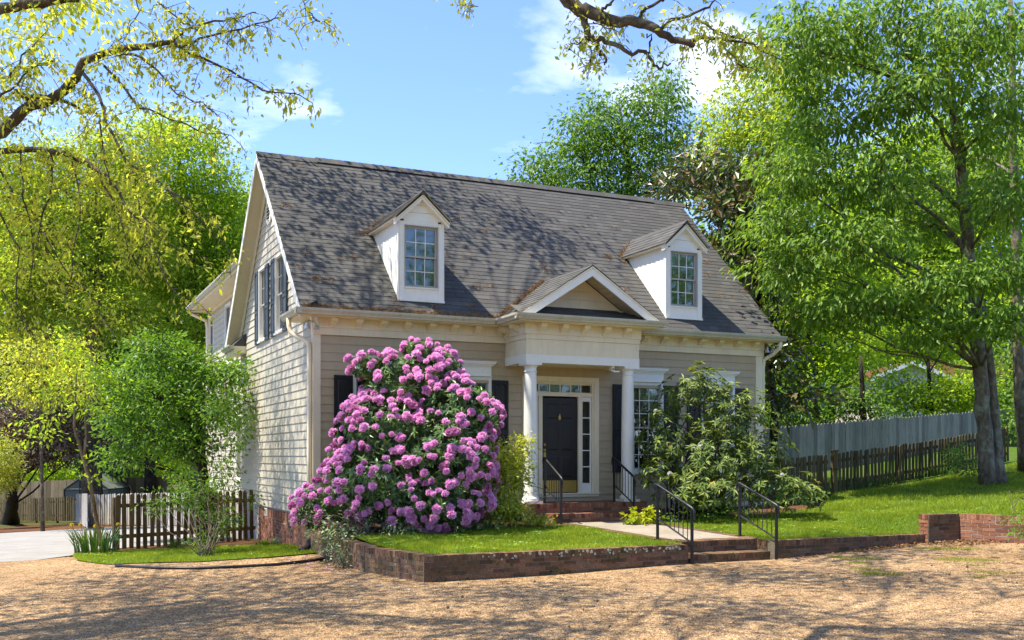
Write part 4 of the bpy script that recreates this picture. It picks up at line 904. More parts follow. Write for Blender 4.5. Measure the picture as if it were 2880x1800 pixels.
MB().tube([(-0.36, 15.2, 6.55), (-0.2, 15.22, 6.42), (0.2, 15.06, 6.22), (0.235, 15.02, 6.0), (0.235, 15.02, 0)], 0.05, 8).build('downspout', M['trim'], rw)
# small return roof and gutter under the rear rake
MB().add([(-0.34, 6.9, 4.62), (-0.34, 8.05, 4.62), (0.0, 8.05, 4.95), (0.0, 6.9, 4.95), (-0.34, 6.9, 4.60), (0.0, 6.9, 4.60)], [(0, 1, 2, 3), (4, 0, 3, 5)]).build('return_roof', M['shingle'], house)
gutter((-0.34, 6.85, 4.63), (-0.34, 8.1, 4.63), (-1, 0, 0)); MB().box((-0.33, 6.9, 4.42), (-0.01, 8.05, 4.60)).build('cornice_return', M['trim'], house)
# --- downspouts, lamp, camera
def spout(pts, r=0.047): return MB().tube(pts, r, 10).build('downspout', M['trim'], house, True)
spout([(-0.40, 0.42, 4.52), (-0.40, 0.42, 4.36), (-0.38, 0.40, 4.26), (-0.30, 0.34, 4.17), (-0.17, 0.16, 4.08), (-0.10, 0.06, 4.01), (-0.085, 0.05, 3.9), (-0.085, 0.05, 2.0), (-0.085, 0.05, 0.16)])
spout([(11.0, -0.40, 4.5), (11.0, -0.38, 4.36), (10.95, -0.2, 4.22), (10.82, -0.02, 4.10), (10.80, 0.0, 3.9), (10.80, 0.0, 0.7)])
MB().tube([(-0.085, 0.05, 0.20), (-0.09, 0.04, 0.09), (-0.17, -0.02, 0.02), (-0.30, -0.10, -0.03)], [0.055, 0.062, 0.066, 0.068], 10).build('downspout_boot', M['plastic_black'], house)
for (x, y) in ((-0.10, -0.17), (10.86, -0.17)):
    fl = MB().lathe((x, y, 4.44), [(0.055, 0.05), (0.055, 0.03), (0.03, 0.02), (0.02, -0.03), (0.0, -0.03)], 12).build('floodlight', M['white'], house)
    for s_ in (-1, 1): MB().lathe((x + s_ * 0.09, y - 0.03, 4.25), [(0.062, 0.0), (0.055, 0.02), (0.035, 0.08), (0.025, 0.12), (0.0, 0.125)], 12).tube([(x + s_ * 0.085, y - 0.02, 4.36), (x + s_ * 0.02, y, 4.42)], 0.014, 6).build('lamp_head', M['chrome'], fl)
sc_ = MB().box((6.08, -1.00, 3.60), (6.14, -0.90, 3.70)).build('security_camera', M['white'], house); MB().box((6.11, -1.02, 3.575), (6.25, -0.95, 3.60)).build('camera_arm', M['white'], sc_); MB().lathe((6.11, -1.005, 3.635), [(0.0, -0.02), (0.02, -0.01), (0.02, 0.01), (0.0, 0.02)], 8).build('camera_lens', M['black_paint'], sc_)

# ================================================================== fences and railings
def picket_mesh(w, h, t, mat, style='round'):
    if style == 'round': top = [(w / 2 * math.cos(a), h - w / 2 + w / 2 * math.sin(a)) for a in np.linspace(0, math.pi, 7)]
    elif style == 'dog': top = [(w / 2, h - 0.03), (w / 2 - 0.03, h), (-w / 2 + 0.03, h), (-w / 2, h - 0.03)]
    else: top = [(w / 2, h), (-w / 2, h)]
    pts = [(-w / 2, 0), (w / 2, 0)] + top
    o = MB().extrude([(x, 0, z) for x, z in pts], (0, t, 0)).build('picket', mat); me = o.data; bpy.data.objects.remove(o); return me
def fence(name, label, A, B, zfn, h, mat, pw=0.09, gap=0.16, post_every=2.4, style='round', group=None, rails=True, front_rails=False, cat='fence', pname='picket', jitter=0.015, post=True, top=None):
    A, B = np.array(A[:2], float), np.array(B[:2], float); L = np.linalg.norm(B - A); t = (B - A) / L; n = np.array([t[1], -t[0]]); ang = math.atan2(t[1], t[0])
    root = empty(name, (*A, zfn(*A)), label, cat, group); cnt = int(L / gap)
    hh = (lambda s: h) if top is None else (lambda s: top(s / L) - zfn(*(A + t * s)))
    var = [picket_mesh(pw * random.uniform(0.95, 1.04), 1.0 if top else h, 0.02, mat, style) for _ in range(4)]
    for i in range(cnt + 1):
        s = i * gap; p = A + t * s; z = zfn(*p)
        inst(pname, random.choice(var), root, (*p, z + (0.03 if not top else 0) + random.uniform(-jitter, jitter)), (random.uniform(-0.025, 0.02), random.gauss(0, 0.016), ang + random.uniform(-0.03, 0.03)) if pname == 'picket' else (random.uniform(-0.006, 0.006), random.gauss(0, 0.004), ang + random.uniform(-0.02, 0.02)), (1, 1, hh(s) if top else 1))
    if rails:
        for f in (0.22, 0.78):
            mb = MB(); q = -n * (0.021 if not front_rails else -0.04)
            k = max(1, int(L / 1.2))
            for j in range(k):
                a, b = A + t * (L * j / k) + q, A + t * (L * (j + 1) / k) + q; za, zb = zfn(*a) + hh(L * j / k) * f, zfn(*b) + hh(L * (j + 1) / k) * f
                m = -n * 0.035
                mb.hexa([(*a, za), (*b, zb), (*(b + m), zb), (*(a + m), za), (*a, za + 0.085), (*b, zb + 0.085), (*(b + m), zb + 0.085), (*(a + m), za + 0.085)])
            mb.build('rail', mat, root)
    if post:
        s = 0.0
        while s <= L + 0.01:
            p = A + t * min(s, L) - n * 0.10; z = zfn(*p)
            MB().box((-0.045, -0.045, -0.1), (0.045, 0.045, hh(min(s, L)) * 0.97)).build('post', mat)
            o = bpy.context.scene.collection.objects[-1]; me = o.data; bpy.data.objects.remove(o)
            inst('post', me, root, (*p, z), (0, 0, ang)); s += post_every
    return root
fence('picket_fence', 'weathered brown picket fence from the side of the house to the driveway', (-3.30, 3.95), (-0.06, 5.40), zg, 1.19, M['picket_brown'], 0.098, 0.163)
fa = gnd(226, 1478); fb = at(540, 1440, 37)
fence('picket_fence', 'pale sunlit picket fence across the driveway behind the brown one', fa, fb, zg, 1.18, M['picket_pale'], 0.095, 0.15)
fc = gnd(-60, 1462); fd2 = gnd(212, 1468)
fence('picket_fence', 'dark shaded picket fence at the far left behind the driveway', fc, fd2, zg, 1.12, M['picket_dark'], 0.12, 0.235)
fence('fence_gate', 'solid pale board gate standing open beside the far pickets', gnd(214, 1470), gnd(246, 1488), zg, 1.22, M['picket_pale'], 0.14, 0.146, style='flat', cat='gate', pname='board', post=False)
fence('privacy_fence', 'tan board privacy fence at the far left behind the greenhouse', at(-80, 1465, 54), at(470, 1462, 50), zg, 1.95, M['fence_far'], 0.24, 0.25, style='dog', pname='board', post=False)
# right side
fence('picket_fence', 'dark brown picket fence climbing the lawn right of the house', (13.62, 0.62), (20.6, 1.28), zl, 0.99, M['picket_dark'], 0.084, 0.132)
fence('picket_gate', 'dark picket gate between the house corner and the tall gate post', (11.15, 0.40), (13.34, 0.60), zl, 0.99, M['picket_dark'], 0.098, 0.14, cat='gate')
gp = empty('gate_post', (13.5, 0.58, zl(13.5, 0.58)), 'thick dark square post at the end of the picket gate', 'post')
MB().box((13.42, 0.5, zl(13.5, 0.5) - 0.1), (13.55, 0.62, zl(13.5, 0.5) + 1.07)).build('post_shaft', M['picket_dark'], gp); MB().box((13.40, 0.48, zl(13.5, 0.5) + 1.07), (13.57, 0.64, zl(13.5, 0.5) + 1.10)).build('post_cap', M['picket_dark'], gp)
MB().tube([(13.44, 0.48, zl(13.5, 0.5) + 0.63), (13.50, 0.45, zl(13.5, 0.5) + 0.63), (13.58, 0.46, zl(13.5, 0.5) + 0.60)], 0.02, 6).build('latch', M['iron'], gp)
pf0, pf1 = onY(2150, 1203, 5.6), onY(2890, 1146, 5.6)
fence('privacy_fence', 'tall silver grey board fence behind the pickets on the right', pf0, pf1, zl, 1.8, M['fence_grey'], 0.141, 0.142, style='dog', pname='board', post=False, top=lambda s: pf0[2] + (pf1[2] - pf0[2]) * s, jitter=0.008)
def railing(label, p0, p1, z0, z1, h=0.92, nb=8):
    p0, p1 = np.array(p0, float), np.array(p1, float); root = empty('handrail', (*p0, z0), label, 'railing', 'black iron stair railings')
    t = (p1 - p0) / np.linalg.norm(p1 - p0)
    for p, z in ((p0, z0), (p1, z1)):
        a = 0.019; MB().box((p[0] - a, p[1] - a, z - 0.02), (p[0] + a, p[1] + a, z + h - 0.02)).build('post', M['iron'], root)
    MB().box((p0[0] - 0.06, p0[1] - 0.06, z0), (p0[0] + 0.06, p0[1] + 0.06, z0 + 0.012)).build('foot_plate', M['iron'], root)
    n3 = np.array([t[0], t[1], (z1 - z0) / np.linalg.norm(p1 - p0)])
    top0, top1 = np.array([*p0, z0 + h]), np.array([*p1, z1 + h])
    bk = np.array([-t[0], -t[1], 0])
    loop = [top0 + bk * 0.03 + np.array([0, 0, -0.17]), top0 + bk * 0.075 + np.array([0, 0, -0.12]), top0 + bk * 0.085 + np.array([0, 0, -0.04]), top0 + bk * 0.05 + np.array([0, 0, 0.012]), top0 + np.array([0, 0, 0.0])]
    fw_ = -bk
    end = [top1, top1 + fw_ * 0.05 + np.array([0, 0, -0.035]), top1 + fw_ * 0.055 + np.array([0, 0, -0.12]), top1 + fw_ * 0.035 + np.array([0, 0, -0.17]), top1 + fw_ * 0.07 + np.array([0, 0, -0.20])]
    MB().tube(loop + [top0 * (1 - k / 6) + top1 * k / 6 for k in range(1, 6)] + end, [0.012, 0.016, 0.02, 0.022] + [0.024] * 6 + [0.024, 0.022, 0.018, 0.012, 0.009], 8).build('top_rail', M['iron'], root, True)
    b0, b1 = top0 - np.array([0, 0, h - 0.20]) - np.array([0, 0, 0.0]), top1 - np.array([0, 0, h - 0.20])
    b0[2] = z0 + 0.36; b1[2] = z1 + 0.36
    MB().tube([b0, b1], 0.014, 6).build('bottom_rail', M['iron'], root)
    for k in range(1, nb):
        f = k / nb; a = b0 * (1 - f) + b1 * f; b = top0 * (1 - f) + top1 * f; MB().tube([a, b - np.array([0, 0, 0.01])], 0.0075, 5).build('baluster', M['iron'], root)
railing('black iron railing on the left of the lower garden steps', (4.55, -5.12), (4.62, -6.02), 0.40, 0.055)
railing('black iron railing on the right of the lower garden steps', (6.26, -5.10), (6.31, -6.02), 0.41, 0.07)
railing('lichen spotted iron railing on the left of the porch steps', (4.50, -1.00), (4.47, -1.78), 0.845, 0.465, nb=7)
railing('black iron railing on the right of the porch steps beside the column', (6.13, -1.00), (6.14, -1.78), 0.845, 0.465, nb=7)

# ================================================================== plants: tools
def nrm(a): return a / (np.linalg.norm(a, axis=-1, keepdims=True) + 1e-9)
def leaf_geo(P, D, N, L, W, fold=0.12):
    D = nrm(D); S = nrm(np.cross(D, N)); N2 = np.cross(S, D); L = np.asarray(L)[:, None]; W = np.asarray(W)[:, None]
    m = P + D * L * 0.42 + N2 * W * fold
    V = np.stack([P, m + S * W * 0.5, P + D * L - N2 * L * 0.06, m - S * W * 0.5], 1).reshape(-1, 3)
    b = np.arange(len(P))[:, None] * 4
    F = np.concatenate([b + np.array([0, 1, 2]), b + np.array([0, 2, 3])], 1).reshape(-1, 3)
    return V, F
def twig_geo(A, B, r0, r1):
    n = len(A); t = nrm(B - A); up = np.where(np.abs(t[:, 2:3]) < 0.9, np.array([[0, 0, 1.0]]), np.array([[1.0, 0, 0]])); a = nrm(np.cross(t, up)); b = np.cross(a, t)
    V = []
    for P, r in ((A, r0), (B, r1)):
        r = np.broadcast_to(np.asarray(r, float), (n,))[:, None]
        for k in range(3):
            an = 2 * math.pi * k / 3; V.append(P + r * (math.cos(an) * a + math.sin(an) * b))
    V = np.stack(V, 1).reshape(-1, 3); o = np.arange(n)[:, None] * 6
    F = np.concatenate([o + np.array([k, (k + 1) % 3, 3 + (k + 1) % 3, 3 + k]) for k in range(3)], 0)
    return V, F
DENS = 1.5
def LB(px, py, D, rx, ry, rd): return (at(px, py, D), rx * D / FPX, ry * D / FPX, rd)
def lobe_pts(lobe, n, shell=0.45, rng=RNG):
    c, rx, ry, rd = lobe; d = nrm(rng.normal(size=(n, 3))); r = shell + (1 - shell) * rng.random(n) ** 0.6
    r = r * (1 + 0.30 * np.sin(d[:, 0] * 5 + c[0]) * np.cos(d[:, 1] * 6 + c[1]) + 0.12 * np.sin(d[:, 2] * 9 + c[2])) * np.where(rng.random(n) < 0.12, rng.uniform(1.0, 1.3, n), 1.0)
    q = d * r[:, None]; return c + q[:, 0:1] * rx * RV + q[:, 1:2] * ry * UV + q[:, 2:3] * rd * FV, nrm(d[:, 0:1] / rx * RV + d[:, 1:2] / ry * UV + d[:, 2:3] / rd * FV)
def crown(parent, lobes, dens, per, L, mat, spread=0.22, shell=0.4, droop=0.35, up=0.8, wl=0.45, flat=0.55, twigs=None, name='crown', twig_r=0.006, vary=0.35, hubs=None):
    """clusters of leaves through the lobes; dens = clusters for each lobe per square metre of its silhouette"""
    dens *= DENS; per = int(per * 1.5); L *= 1.12
    Vs, Fs, nb = [], [], 0; TA, TB = [], []
    for lb_ in lobes:
        c, rx, ry, rd = lb_; n = max(3, int(dens * math.pi * rx * ry)); P, O = lobe_pts(lb_, n, shell)
        if twigs:
            hub = c - np.array([0, 0, ry * 0.3]); f = RNG.uniform(0.25, 0.6, (n, 1)); TA.append(hub + (P - hub) * f + RNG.normal(size=(n, 3)) * spread * 0.4); TB.append(P)
        k = per; PP = np.repeat(P, k, 0) + RNG.normal(size=(n * k, 3)) * np.array([spread, spread, spread * flat]); OO = np.repeat(O, k, 0)
        D = nrm(PP - np.repeat(P, k, 0)) * 0.7 + OO * 0.35 + RNG.normal(size=(n * k, 3)) * 0.45; D[:, 2] -= droop
        N = RNG.normal(size=(n * k, 3)) * 0.6 + OO * 0.25; N[:, 2] += up
        ll = L * RNG.uniform(1 - vary, 1 + vary, n * k)
        V, F = leaf_geo(PP, D, N, ll, ll * wl * RNG.uniform(0.8, 1.2, n * k)); Vs.append(V); Fs.append(F + nb); nb += len(V)
    o = mesh_np(name, np.concatenate(Vs), np.concatenate(Fs), mat, parent)
    if twigs:
        A, B = np.concatenate(TA), np.concatenate(TB); V, F = twig_geo(A, B, twig_r, twig_r * 0.4); mesh_np('twigs', V, F, twigs, parent)['kind'] = 'stuff'
    return o
def limb_curve(a, b, sag=0.1, n=6, wob=0.06):
    a, b = np.array(a, float), np.array(b, float); L = np.linalg.norm(b - a); out = []
    w = RNG.normal(size=3) * wob * L
    for i in range(n):
        t = i / (n - 1); out.append(a * (1 - t) + b * t + w * math.sin(t * math.pi) + np.array([0, 0, sag * L * math.sin(t * math.pi)]) + (RNG.normal(size=3) * 0.015 * L if 0 < i < n - 1 else 0))
    return out
def tree(name, label, trunk, rad, lobes, dens, per, L, mat, bark, group=None, limbs=True, cat='tree', lr=0.35, stems=(), **k):
    base = np.array(trunk[0]); root = empty(name, base, label, cat, group); mb = MB(); pts = [np.array(p, float) for p in trunk]
    fine = []; fr = []
    for i in range(len(pts) - 1):
        for q in range(4):
            t = q / 4; fine.append(pts[i] * (1 - t) + pts[i + 1] * t + (RNG.normal(size=3) * rad[i] * 0.12 if i + q else 0)); fr.append(rad[i] * (1 - t) + rad[i + 1] * t)
    fine.append(pts[-1]); fr.append(rad[-1]); fr[0] *= 1.3; fr[1] *= 1.1
    mb.tube(fine, fr, 10)
    for sp, sr in stems: mb.tube(sp, sr, 8)
    if limbs:
        for c, rx, ry, rd in lobes:
            tgt = np.array(c); zz_ = np.array([p[2] for p in fine]); h = tgt[2] - 0.55 * np.linalg.norm(tgt[:2] - base[:2]); i = int(np.argmin(np.abs(zz_ - h))); i = max(i, len(fine) // 4)
            cv = limb_curve(fine[i], tgt, 0.05); r = min(fr[i] * 0.6, lr * max(rx, ry) * 0.07 + 0.015); mb.tube(cv, list(np.linspace(r, r * 0.3, len(cv))), 6)
            for _ in range(5):
                P, _o = lobe_pts((c, rx, ry, rd), 1, 0.6); j = RNG.integers(2, 6); cv2 = limb_curve(cv[j], P[0], 0.04, 5); mb.tube(cv2, list(np.linspace(r * 0.45, 0.008, 5)), 5)
    mb.build('trunk', M[bark], root, True); crown(root, lobes, dens, per, L, M[mat], twigs=M[bark], **k); return root
# ================================================================== trees behind and beside the house
def base_at(px, D, fn=zg): p = at(px, HY, D); return np.array([p[0], p[1], fn(p[0], p[1])])
def up_to(px, py, D): return at(px, py, D)
# the big tree on the right lawn
b0 = gnd(2782, 1362, zl)
D0 = (b0 - CAM) @ FV
tree('shade_tree', 'large leafy tree with lichen covered double trunk on the right lawn', [b0, at(2765, 1150, D0), at(2755, 1000, D0), at(2735, 820, D0), at(2712, 600, D0), at(2692, 380, D0), at(2655, 150, D0), at(2620, -80, D0)],
     [0.19, 0.175, 0.17, 0.165, 0.15, 0.12, 0.09, 0.05],
     [LB(2250, 130, D0 - 1, 170, 130, 1.6), LB(2480, 80, D0 - 1, 190, 120, 1.8), LB(2760, 90, D0 - 2, 170, 130, 1.6), LB(2330, 330, D0 - .5, 170, 100, 1.5), LB(2560, 270, D0 - 1.5, 170, 110, 1.6), LB(2250, 480, D0 - 1, 130, 80, 1.4), LB(2460, 500, D0 - 1, 170, 90, 1.5),
      LB(2210, 640, D0 - .5, 120, 75, 1.2), LB(2400, 690, D0 - 1.5, 170, 80, 1.4), LB(2230, 760, D0 - .5, 110, 65, 1.1), LB(2580, 620, D0 + 1, 140, 80, 1.3), LB(2820, 330, D0 - 1, 130, 120, 1.5), LB(2840, 560, D0 - 1.5, 120, 100, 1.2), LB(2820, 760, D0 - 2, 130, 75, 1.1),
      LB(2460, 860, D0 - 1, 180, 65, 1.2), LB(2300, 880, D0, 110, 50, 1.0), LB(2650, 800, D0 - 2, 130, 60, 0.9), LB(2660, 930, D0 - 1.5, 150, 45, 0.8), LB(2850, 900, D0 - 2, 100, 60, 0.9)],
     17, 16, 0.150, 'leaf_right', 'bark_lichen', lr=0.45, spread=0.30, droop=0.9, wl=0.42, flat=0.28, shell=0.25,
     stems=[([b0 + RV * 0.29 + np.array([0, 0, -0.05]), b0 + RV * 0.25 + np.array([0, 0, 0.35]), at(2800, 1180, D0 + .2), at(2785, 1030, D0 + .2), at(2762, 860, D0 + .1)], [0.19, 0.135, 0.11, 0.105, 0.10])])
tree('slender_tree', 'trunk standing at the right edge of the frame beyond the lawn', [gnd(2888, 1325, zl), at(2870, 1100, 27), at(2862, 800, 27), at(2850, 400, 27), at(2840, 0, 27)], [0.18, 0.15, 0.13, 0.10, 0.07],
     [LB(2840, 250, 28, 130, 150, 1.5), LB(2750, 480, 29, 130, 130, 1.5), LB(2840, 1000, 29, 100, 80, 1.2)], 12, 8, 0.13, 'leaf_right', 'bark_lichen', droop=0.7, shell=0.3)
# behind the roof
tree('background_tree', 'mid green rounded tree rising directly behind the roof ridge', [base_at(1800, 42), at(1790, 700, 42), at(1760, 420, 42), at(1740, 290, 42)], [0.3, 0.22, 0.12, 0.04],
     [LB(1830, 290, 42, 95, 75, 1.8), LB(1890, 380, 42, 100, 80, 1.8), LB(1740, 350, 42, 130, 70, 2), LB(1640, 370, 42, 90, 70, 1.8), LB(1620, 450, 42, 130, 75, 2), LB(1500, 490, 42, 80, 65, 1.8), LB(1770, 450, 42, 150, 90, 2), LB(1560, 540, 42, 140, 60, 2), LB(1880, 240, 42, 55, 40, 1.2), LB(1690, 300, 42, 50, 45, 1.2), LB(1680, 540, 42, 140, 80, 2), LB(1880, 520, 42, 120, 90, 2)],
     10, 13, 0.17, 'leaf_green', 'bark', spread=0.34, flat=0.4, droop=0.6, shell=0.3)
tree('background_tree', 'yellow green oak behind the right end of the roof', [base_at(2120, 37, zl), at(2110, 700, 37), at(2090, 420, 37)], [0.35, 0.25, 0.08],
     [LB(2060, 330, 37, 90, 70, 1.6), LB(2160, 300, 37, 110, 90, 1.8), LB(2020, 440, 37, 90, 75, 1.6), LB(2140, 430, 37, 130, 90, 1.8), LB(2060, 530, 37, 120, 80, 1.7), LB(2190, 560, 37, 120, 100, 1.8), LB(2250, 200, 37, 90, 90, 1.5), LB(2110, 680, 37, 130, 90, 1.8), LB(2230, 420, 37, 120, 120, 1.8)],
     14, 13, 0.155, 'leaf_yellow', 'bark', spread=0.32, flat=0.4, droop=0.5, shell=0.3)
tree('magnolia_tree', 'brown and dark green magnolia at the right end of the house', [base_at(2175, 28, zl), at(2180, 1150, 28), at(2150, 950, 28), at(2110, 700, 28), at(2070, 480, 28)], [0.13, 0.11, 0.09, 0.07, 0.03],
     [LB(2060, 500, 28, 110, 65, 0.9), LB(2110, 590, 28, 90, 70, 0.9), LB(2030, 580, 28, 80, 60, 0.8), LB(2080, 690, 27.6, 90, 70, 0.8), LB(2150, 790, 27.5, 80, 75, 0.8), LB(2180, 890, 27.3, 70, 60, 0.7), LB(2190, 1000, 27.2, 75, 65, 0.8), LB(2230, 1120, 27.2, 90, 60, 0.8), LB(1960, 470, 29, 90, 60, 0.9), LB(1900, 520, 30, 70, 50, 0.9), LB(2160, 680, 28, 80, 60, 0.8)],
     17, 7, 0.24, 'leaf_magnolia', 'bark_dark', spread=0.18, droop=0.25, wl=0.34, shell=0.3, up=0.3, limbs=True)
# shrubs and young trees above the grey fence
for i, (lab, px, D, lobes, mat, L) in enumerate((
    ('bright spring green tree behind the grey fence, nearest the house', 2300, 36, [LB(2260, 850, 36, 110, 70, 1.4), LB(2350, 960, 36, 130, 80, 1.5), LB(2200, 930, 36, 80, 90, 1.3), LB(2300, 1060, 36, 130, 80, 1.3), LB(2420, 820, 37, 120, 80, 1.5)], 'leaf_bright', 0.15),
    ('bright leafy tree behind the grey fence, in front of the neighbour gable', 2620, 37, [LB(2600, 1130, 37, 130, 60, 1.2), LB(2700, 1090, 37, 110, 60, 1.2), LB(2560, 960, 39, 150, 75, 1.6), LB(2700, 960, 39, 120, 80, 1.5), LB(2520, 1100, 37, 90, 60, 1.2)], 'leaf_bright', 0.14),
    ('dark evergreen shrub overhanging the grey fence', 2430, 34, [LB(2360, 1120, 34.5, 110, 55, 0.9), LB(2440, 1150, 34.5, 100, 45, 0.9), LB(2270, 1170, 34.5, 90, 45, 0.9), LB(2190, 1150, 34.5, 60, 60, 0.8)], 'leaf_green', 0.13),
    ('dark bushy tree behind the trunk at the right edge', 2850, 38, [LB(2840, 1080, 38, 110, 90, 1.5), LB(2860, 1200, 36, 90, 80, 1.2), LB(2780, 1160, 37, 80, 70, 1.2)], 'leaf_green', 0.14))):
    tree('background_tree', lab, [base_at(px, D, zl), at(px, 1200, D), at(px - 10, 1000, D)], [0.16, 0.11, 0.05], lobes, 26, 9, L, mat, 'bark_dark', spread=0.24, droop=0.3, shell=0.3)
tree('background_tree', 'tall pale green tree high behind the neighbour house on the right', [base_at(2560, 60, zl), at(2560, 900, 60), at(2540, 500, 60)], [0.4, 0.3, 0.1],
     [LB(2480, 700, 60, 200, 150, 3), LB(2700, 650, 60, 200, 160, 3), LB(2380, 560, 60, 170, 120, 3), LB(2600, 450, 60, 200, 150, 3), LB(2820, 500, 58, 160, 160, 3), LB(2400, 800, 58, 180, 110, 3), LB(2720, 850, 58, 200, 120, 3)], 10, 9, 0.26, 'leaf_bright', 'bark', spread=0.45, droop=0.4, shell=0.25)
# left woods
tree('background_tree', 'tall fresh green tree beside the gable of the house', [base_at(560, 46), at(560, 900, 46), at(520, 600, 46), at(500, 420, 46)], [0.4, 0.3, 0.18, 0.06],
     [LB(480, 380, 46, 90, 70, 2), LB(570, 400, 46, 70, 60, 1.8), LB(590, 520, 46, 95, 90, 2), LB(480, 520, 46, 120, 100, 2.2), LB(620, 650, 46, 80, 90, 2), LB(520, 680, 46, 130, 100, 2.2), LB(600, 800, 46, 110, 100, 2), LB(590, 930, 45, 100, 90, 1.8), LB(660, 560, 46, 40, 60, 1.2), LB(420, 620, 47, 120, 100, 2), LB(680, 720, 46, 50, 80, 1.5), LB(470, 800, 46, 120, 90, 2)], 14, 14, 0.165, 'leaf_bright', 'bark', spread=0.36, droop=0.4, flat=0.4, shell=0.3)
tree('background_tree', 'broad yellow green tree filling the left side behind the oak limb', [base_at(260, 43), at(260, 1000, 43), at(280, 700, 43), at(270, 480, 43)], [0.4, 0.3, 0.18, 0.06],
     [LB(380, 420, 43, 110, 90, 2), LB(270, 460, 43, 110, 100, 2), LB(140, 480, 43, 110, 110, 2), LB(350, 580, 43, 130, 100, 2.2), LB(200, 640, 43, 150, 110, 2.2), LB(60, 660, 43, 110, 120, 2), LB(400, 720, 43, 120, 90, 2), LB(120, 820, 42, 140, 110, 2), LB(260, 760, 42.5, 120, 80, 1.8), LB(30, 900, 42, 90, 100, 1.8), LB(40, 500, 43, 90, 110, 2), LB(330, 880, 42, 120, 90, 1.8), LB(60, 780, 42, 110, 100, 1.8)], 14, 15, 0.15, 'leaf_yellow', 'bark', spread=0.34, droop=0.6, flat=0.4, shell=0.3)
tree('background_tree', 'dark shaded evergreen between the yellow tree and the house', [base_at(420, 50), at(420, 1000, 50), at(420, 800, 50)], [0.25, 0.2, 0.08],
     [LB(380, 830, 50, 120, 110, 2), LB(480, 900, 50, 130, 120, 2), LB(330, 960, 50, 120, 110, 2), LB(560, 1010, 49, 100, 100, 1.8), LB(440, 1060, 49, 150, 100, 2), LB(250, 900, 50, 100, 100, 2)], 14, 8, 0.2, 'leaf_green', 'bark_dark', spread=0.32, shell=0.3)
tree('background_tree', 'russet tinged young maple at the far left', [base_at(120, 36), at(115, 1150, 36), at(90, 1000, 36)], [0.06, 0.05, 0.03],
     [LB(60, 1010, 36, 100, 70, 1.3), LB(170, 1000, 36, 90, 70, 1.3), LB(100, 1090, 35.5, 110, 55, 1.2), LB(230, 1080, 35.5, 80, 60, 1.1)], 20, 8, 0.13, 'leaf_oak', 'bark', spread=0.24, droop=0.5, shell=0.3)
tree('purple_maple', 'dark purple leaved tree with black spreading trunk at the far left', [gnd(28, 1470), at(32, 1400, 44), at(40, 1360, 44), at(60, 1300, 44)], [0.34, 0.24, 0.2, 0.12],
     [LB(60, 1190, 44, 110, 75, 2), LB(190, 1170, 44, 110, 75, 2), LB(150, 1260, 43.5, 120, 60, 1.8), LB(280, 1230, 43, 90, 80, 1.8), LB(40, 1280, 44, 70, 50, 1.5)], 22, 9, 0.16, 'leaf_purple', 'bark_dark', spread=0.28, shell=0.25,
     stems=[([at(35, 1385, 44), at(70, 1330, 44), at(120, 1300, 44), at(170, 1280, 44)], [0.13, 0.1, 0.07, 0.04]), ([at(35, 1385, 44), at(5, 1360, 44), at(-40, 1350, 44)], [0.12, 0.1, 0.06])])
root = empty('shrub', gnd(10, 1468), 'pale yellow green bush at the left frame edge', 'shrub'); crown(root, [LB(5, 1290, 40, 45, 75, 0.8), LB(-20, 1340, 40, 60, 60, 0.8)], 60, 9, 0.10, M['leaf_azalea'], spread=0.15)
root = empty('shrub', at(140, 1450, 53), 'sunlit green hedge behind the far left fence', 'hedge'); crown(root, [LB(90, 1330, 56, 90, 45, 1.5), LB(200, 1310, 56, 90, 50, 1.5), LB(330, 1320, 55, 90, 60, 1.5), LB(430, 1300, 55, 90, 70, 1.5)], 24, 9, 0.2, M['leaf_bright'], spread=0.3)
root = empty('shrub', at(330, 1450, 50), 'dark evergreen hedge right of the greenhouse', 'hedge'); crown(root, [LB(340, 1250, 51, 80, 90, 1.5), LB(430, 1200, 51, 80, 90, 1.5), LB(270, 1290, 53, 60, 50, 1.2)], 24, 9, 0.18, M['leaf_dark'], spread=0.3)
# the woods across the drive, behind the camera: they stand mirrored in the window panes
def mirror_woods():
    for i, (x, y, h, lab) in enumerate(((-24, -50, 18, 'first tree of the wood across the drive, mirrored in the panes'), (-8, -53, 19, 'second tree of the wood across the drive, mirrored in the panes'), (8, -51, 19, 'third tree of the wood across the drive, mirrored in the panes'), (24, -50, 18, 'fourth tree of the wood across the drive, mirrored in the panes'), (40, -44, 17, 'fifth tree of the wood across the drive, mirrored in the panes'))):
        z = zt(x, y); lobes = [(np.array([x + dx, y + dy, z + h * f]), 4.2, h * 0.17, 4.0) for dx, dy, f in ((0, 0, 0.85), (-4, 1, 0.62), (4, 0, 0.6), (0, 2, 0.45), (-5, 0, 0.35), (5, 1, 0.32), (0, 1, 0.2))]
        tree('background_tree', lab, [(x, y, z), (x, y, z + h * 0.5), (x, y, z + h * 0.85)], [0.4, 0.3, 0.1], lobes, 1.3, 9, 0.5, 'leaf_green', 'bark', spread=0.7, shell=0.25)
mirror_woods()
# far woods closing the view
far = empty('distant_woods', (20, 60, 0)); far['kind'] = 'stuff'; far['label'] = 'hazy mass of distant woods behind everything'
LBS = [LB(x + random.uniform(-50, 50), y, 85 + random.uniform(-8, 8), 170, 110, 4) for x in range(-900, 3600, 130) for y in ((620, 740, 870, 1000, 1130, 1250) if x < 700 else (760, 900, 1040, 1170, 1270))]
crown(far, LBS, 2.6, 9, 0.42, M['leaf_green'], spread=0.7, shell=0.2, name='foliage')

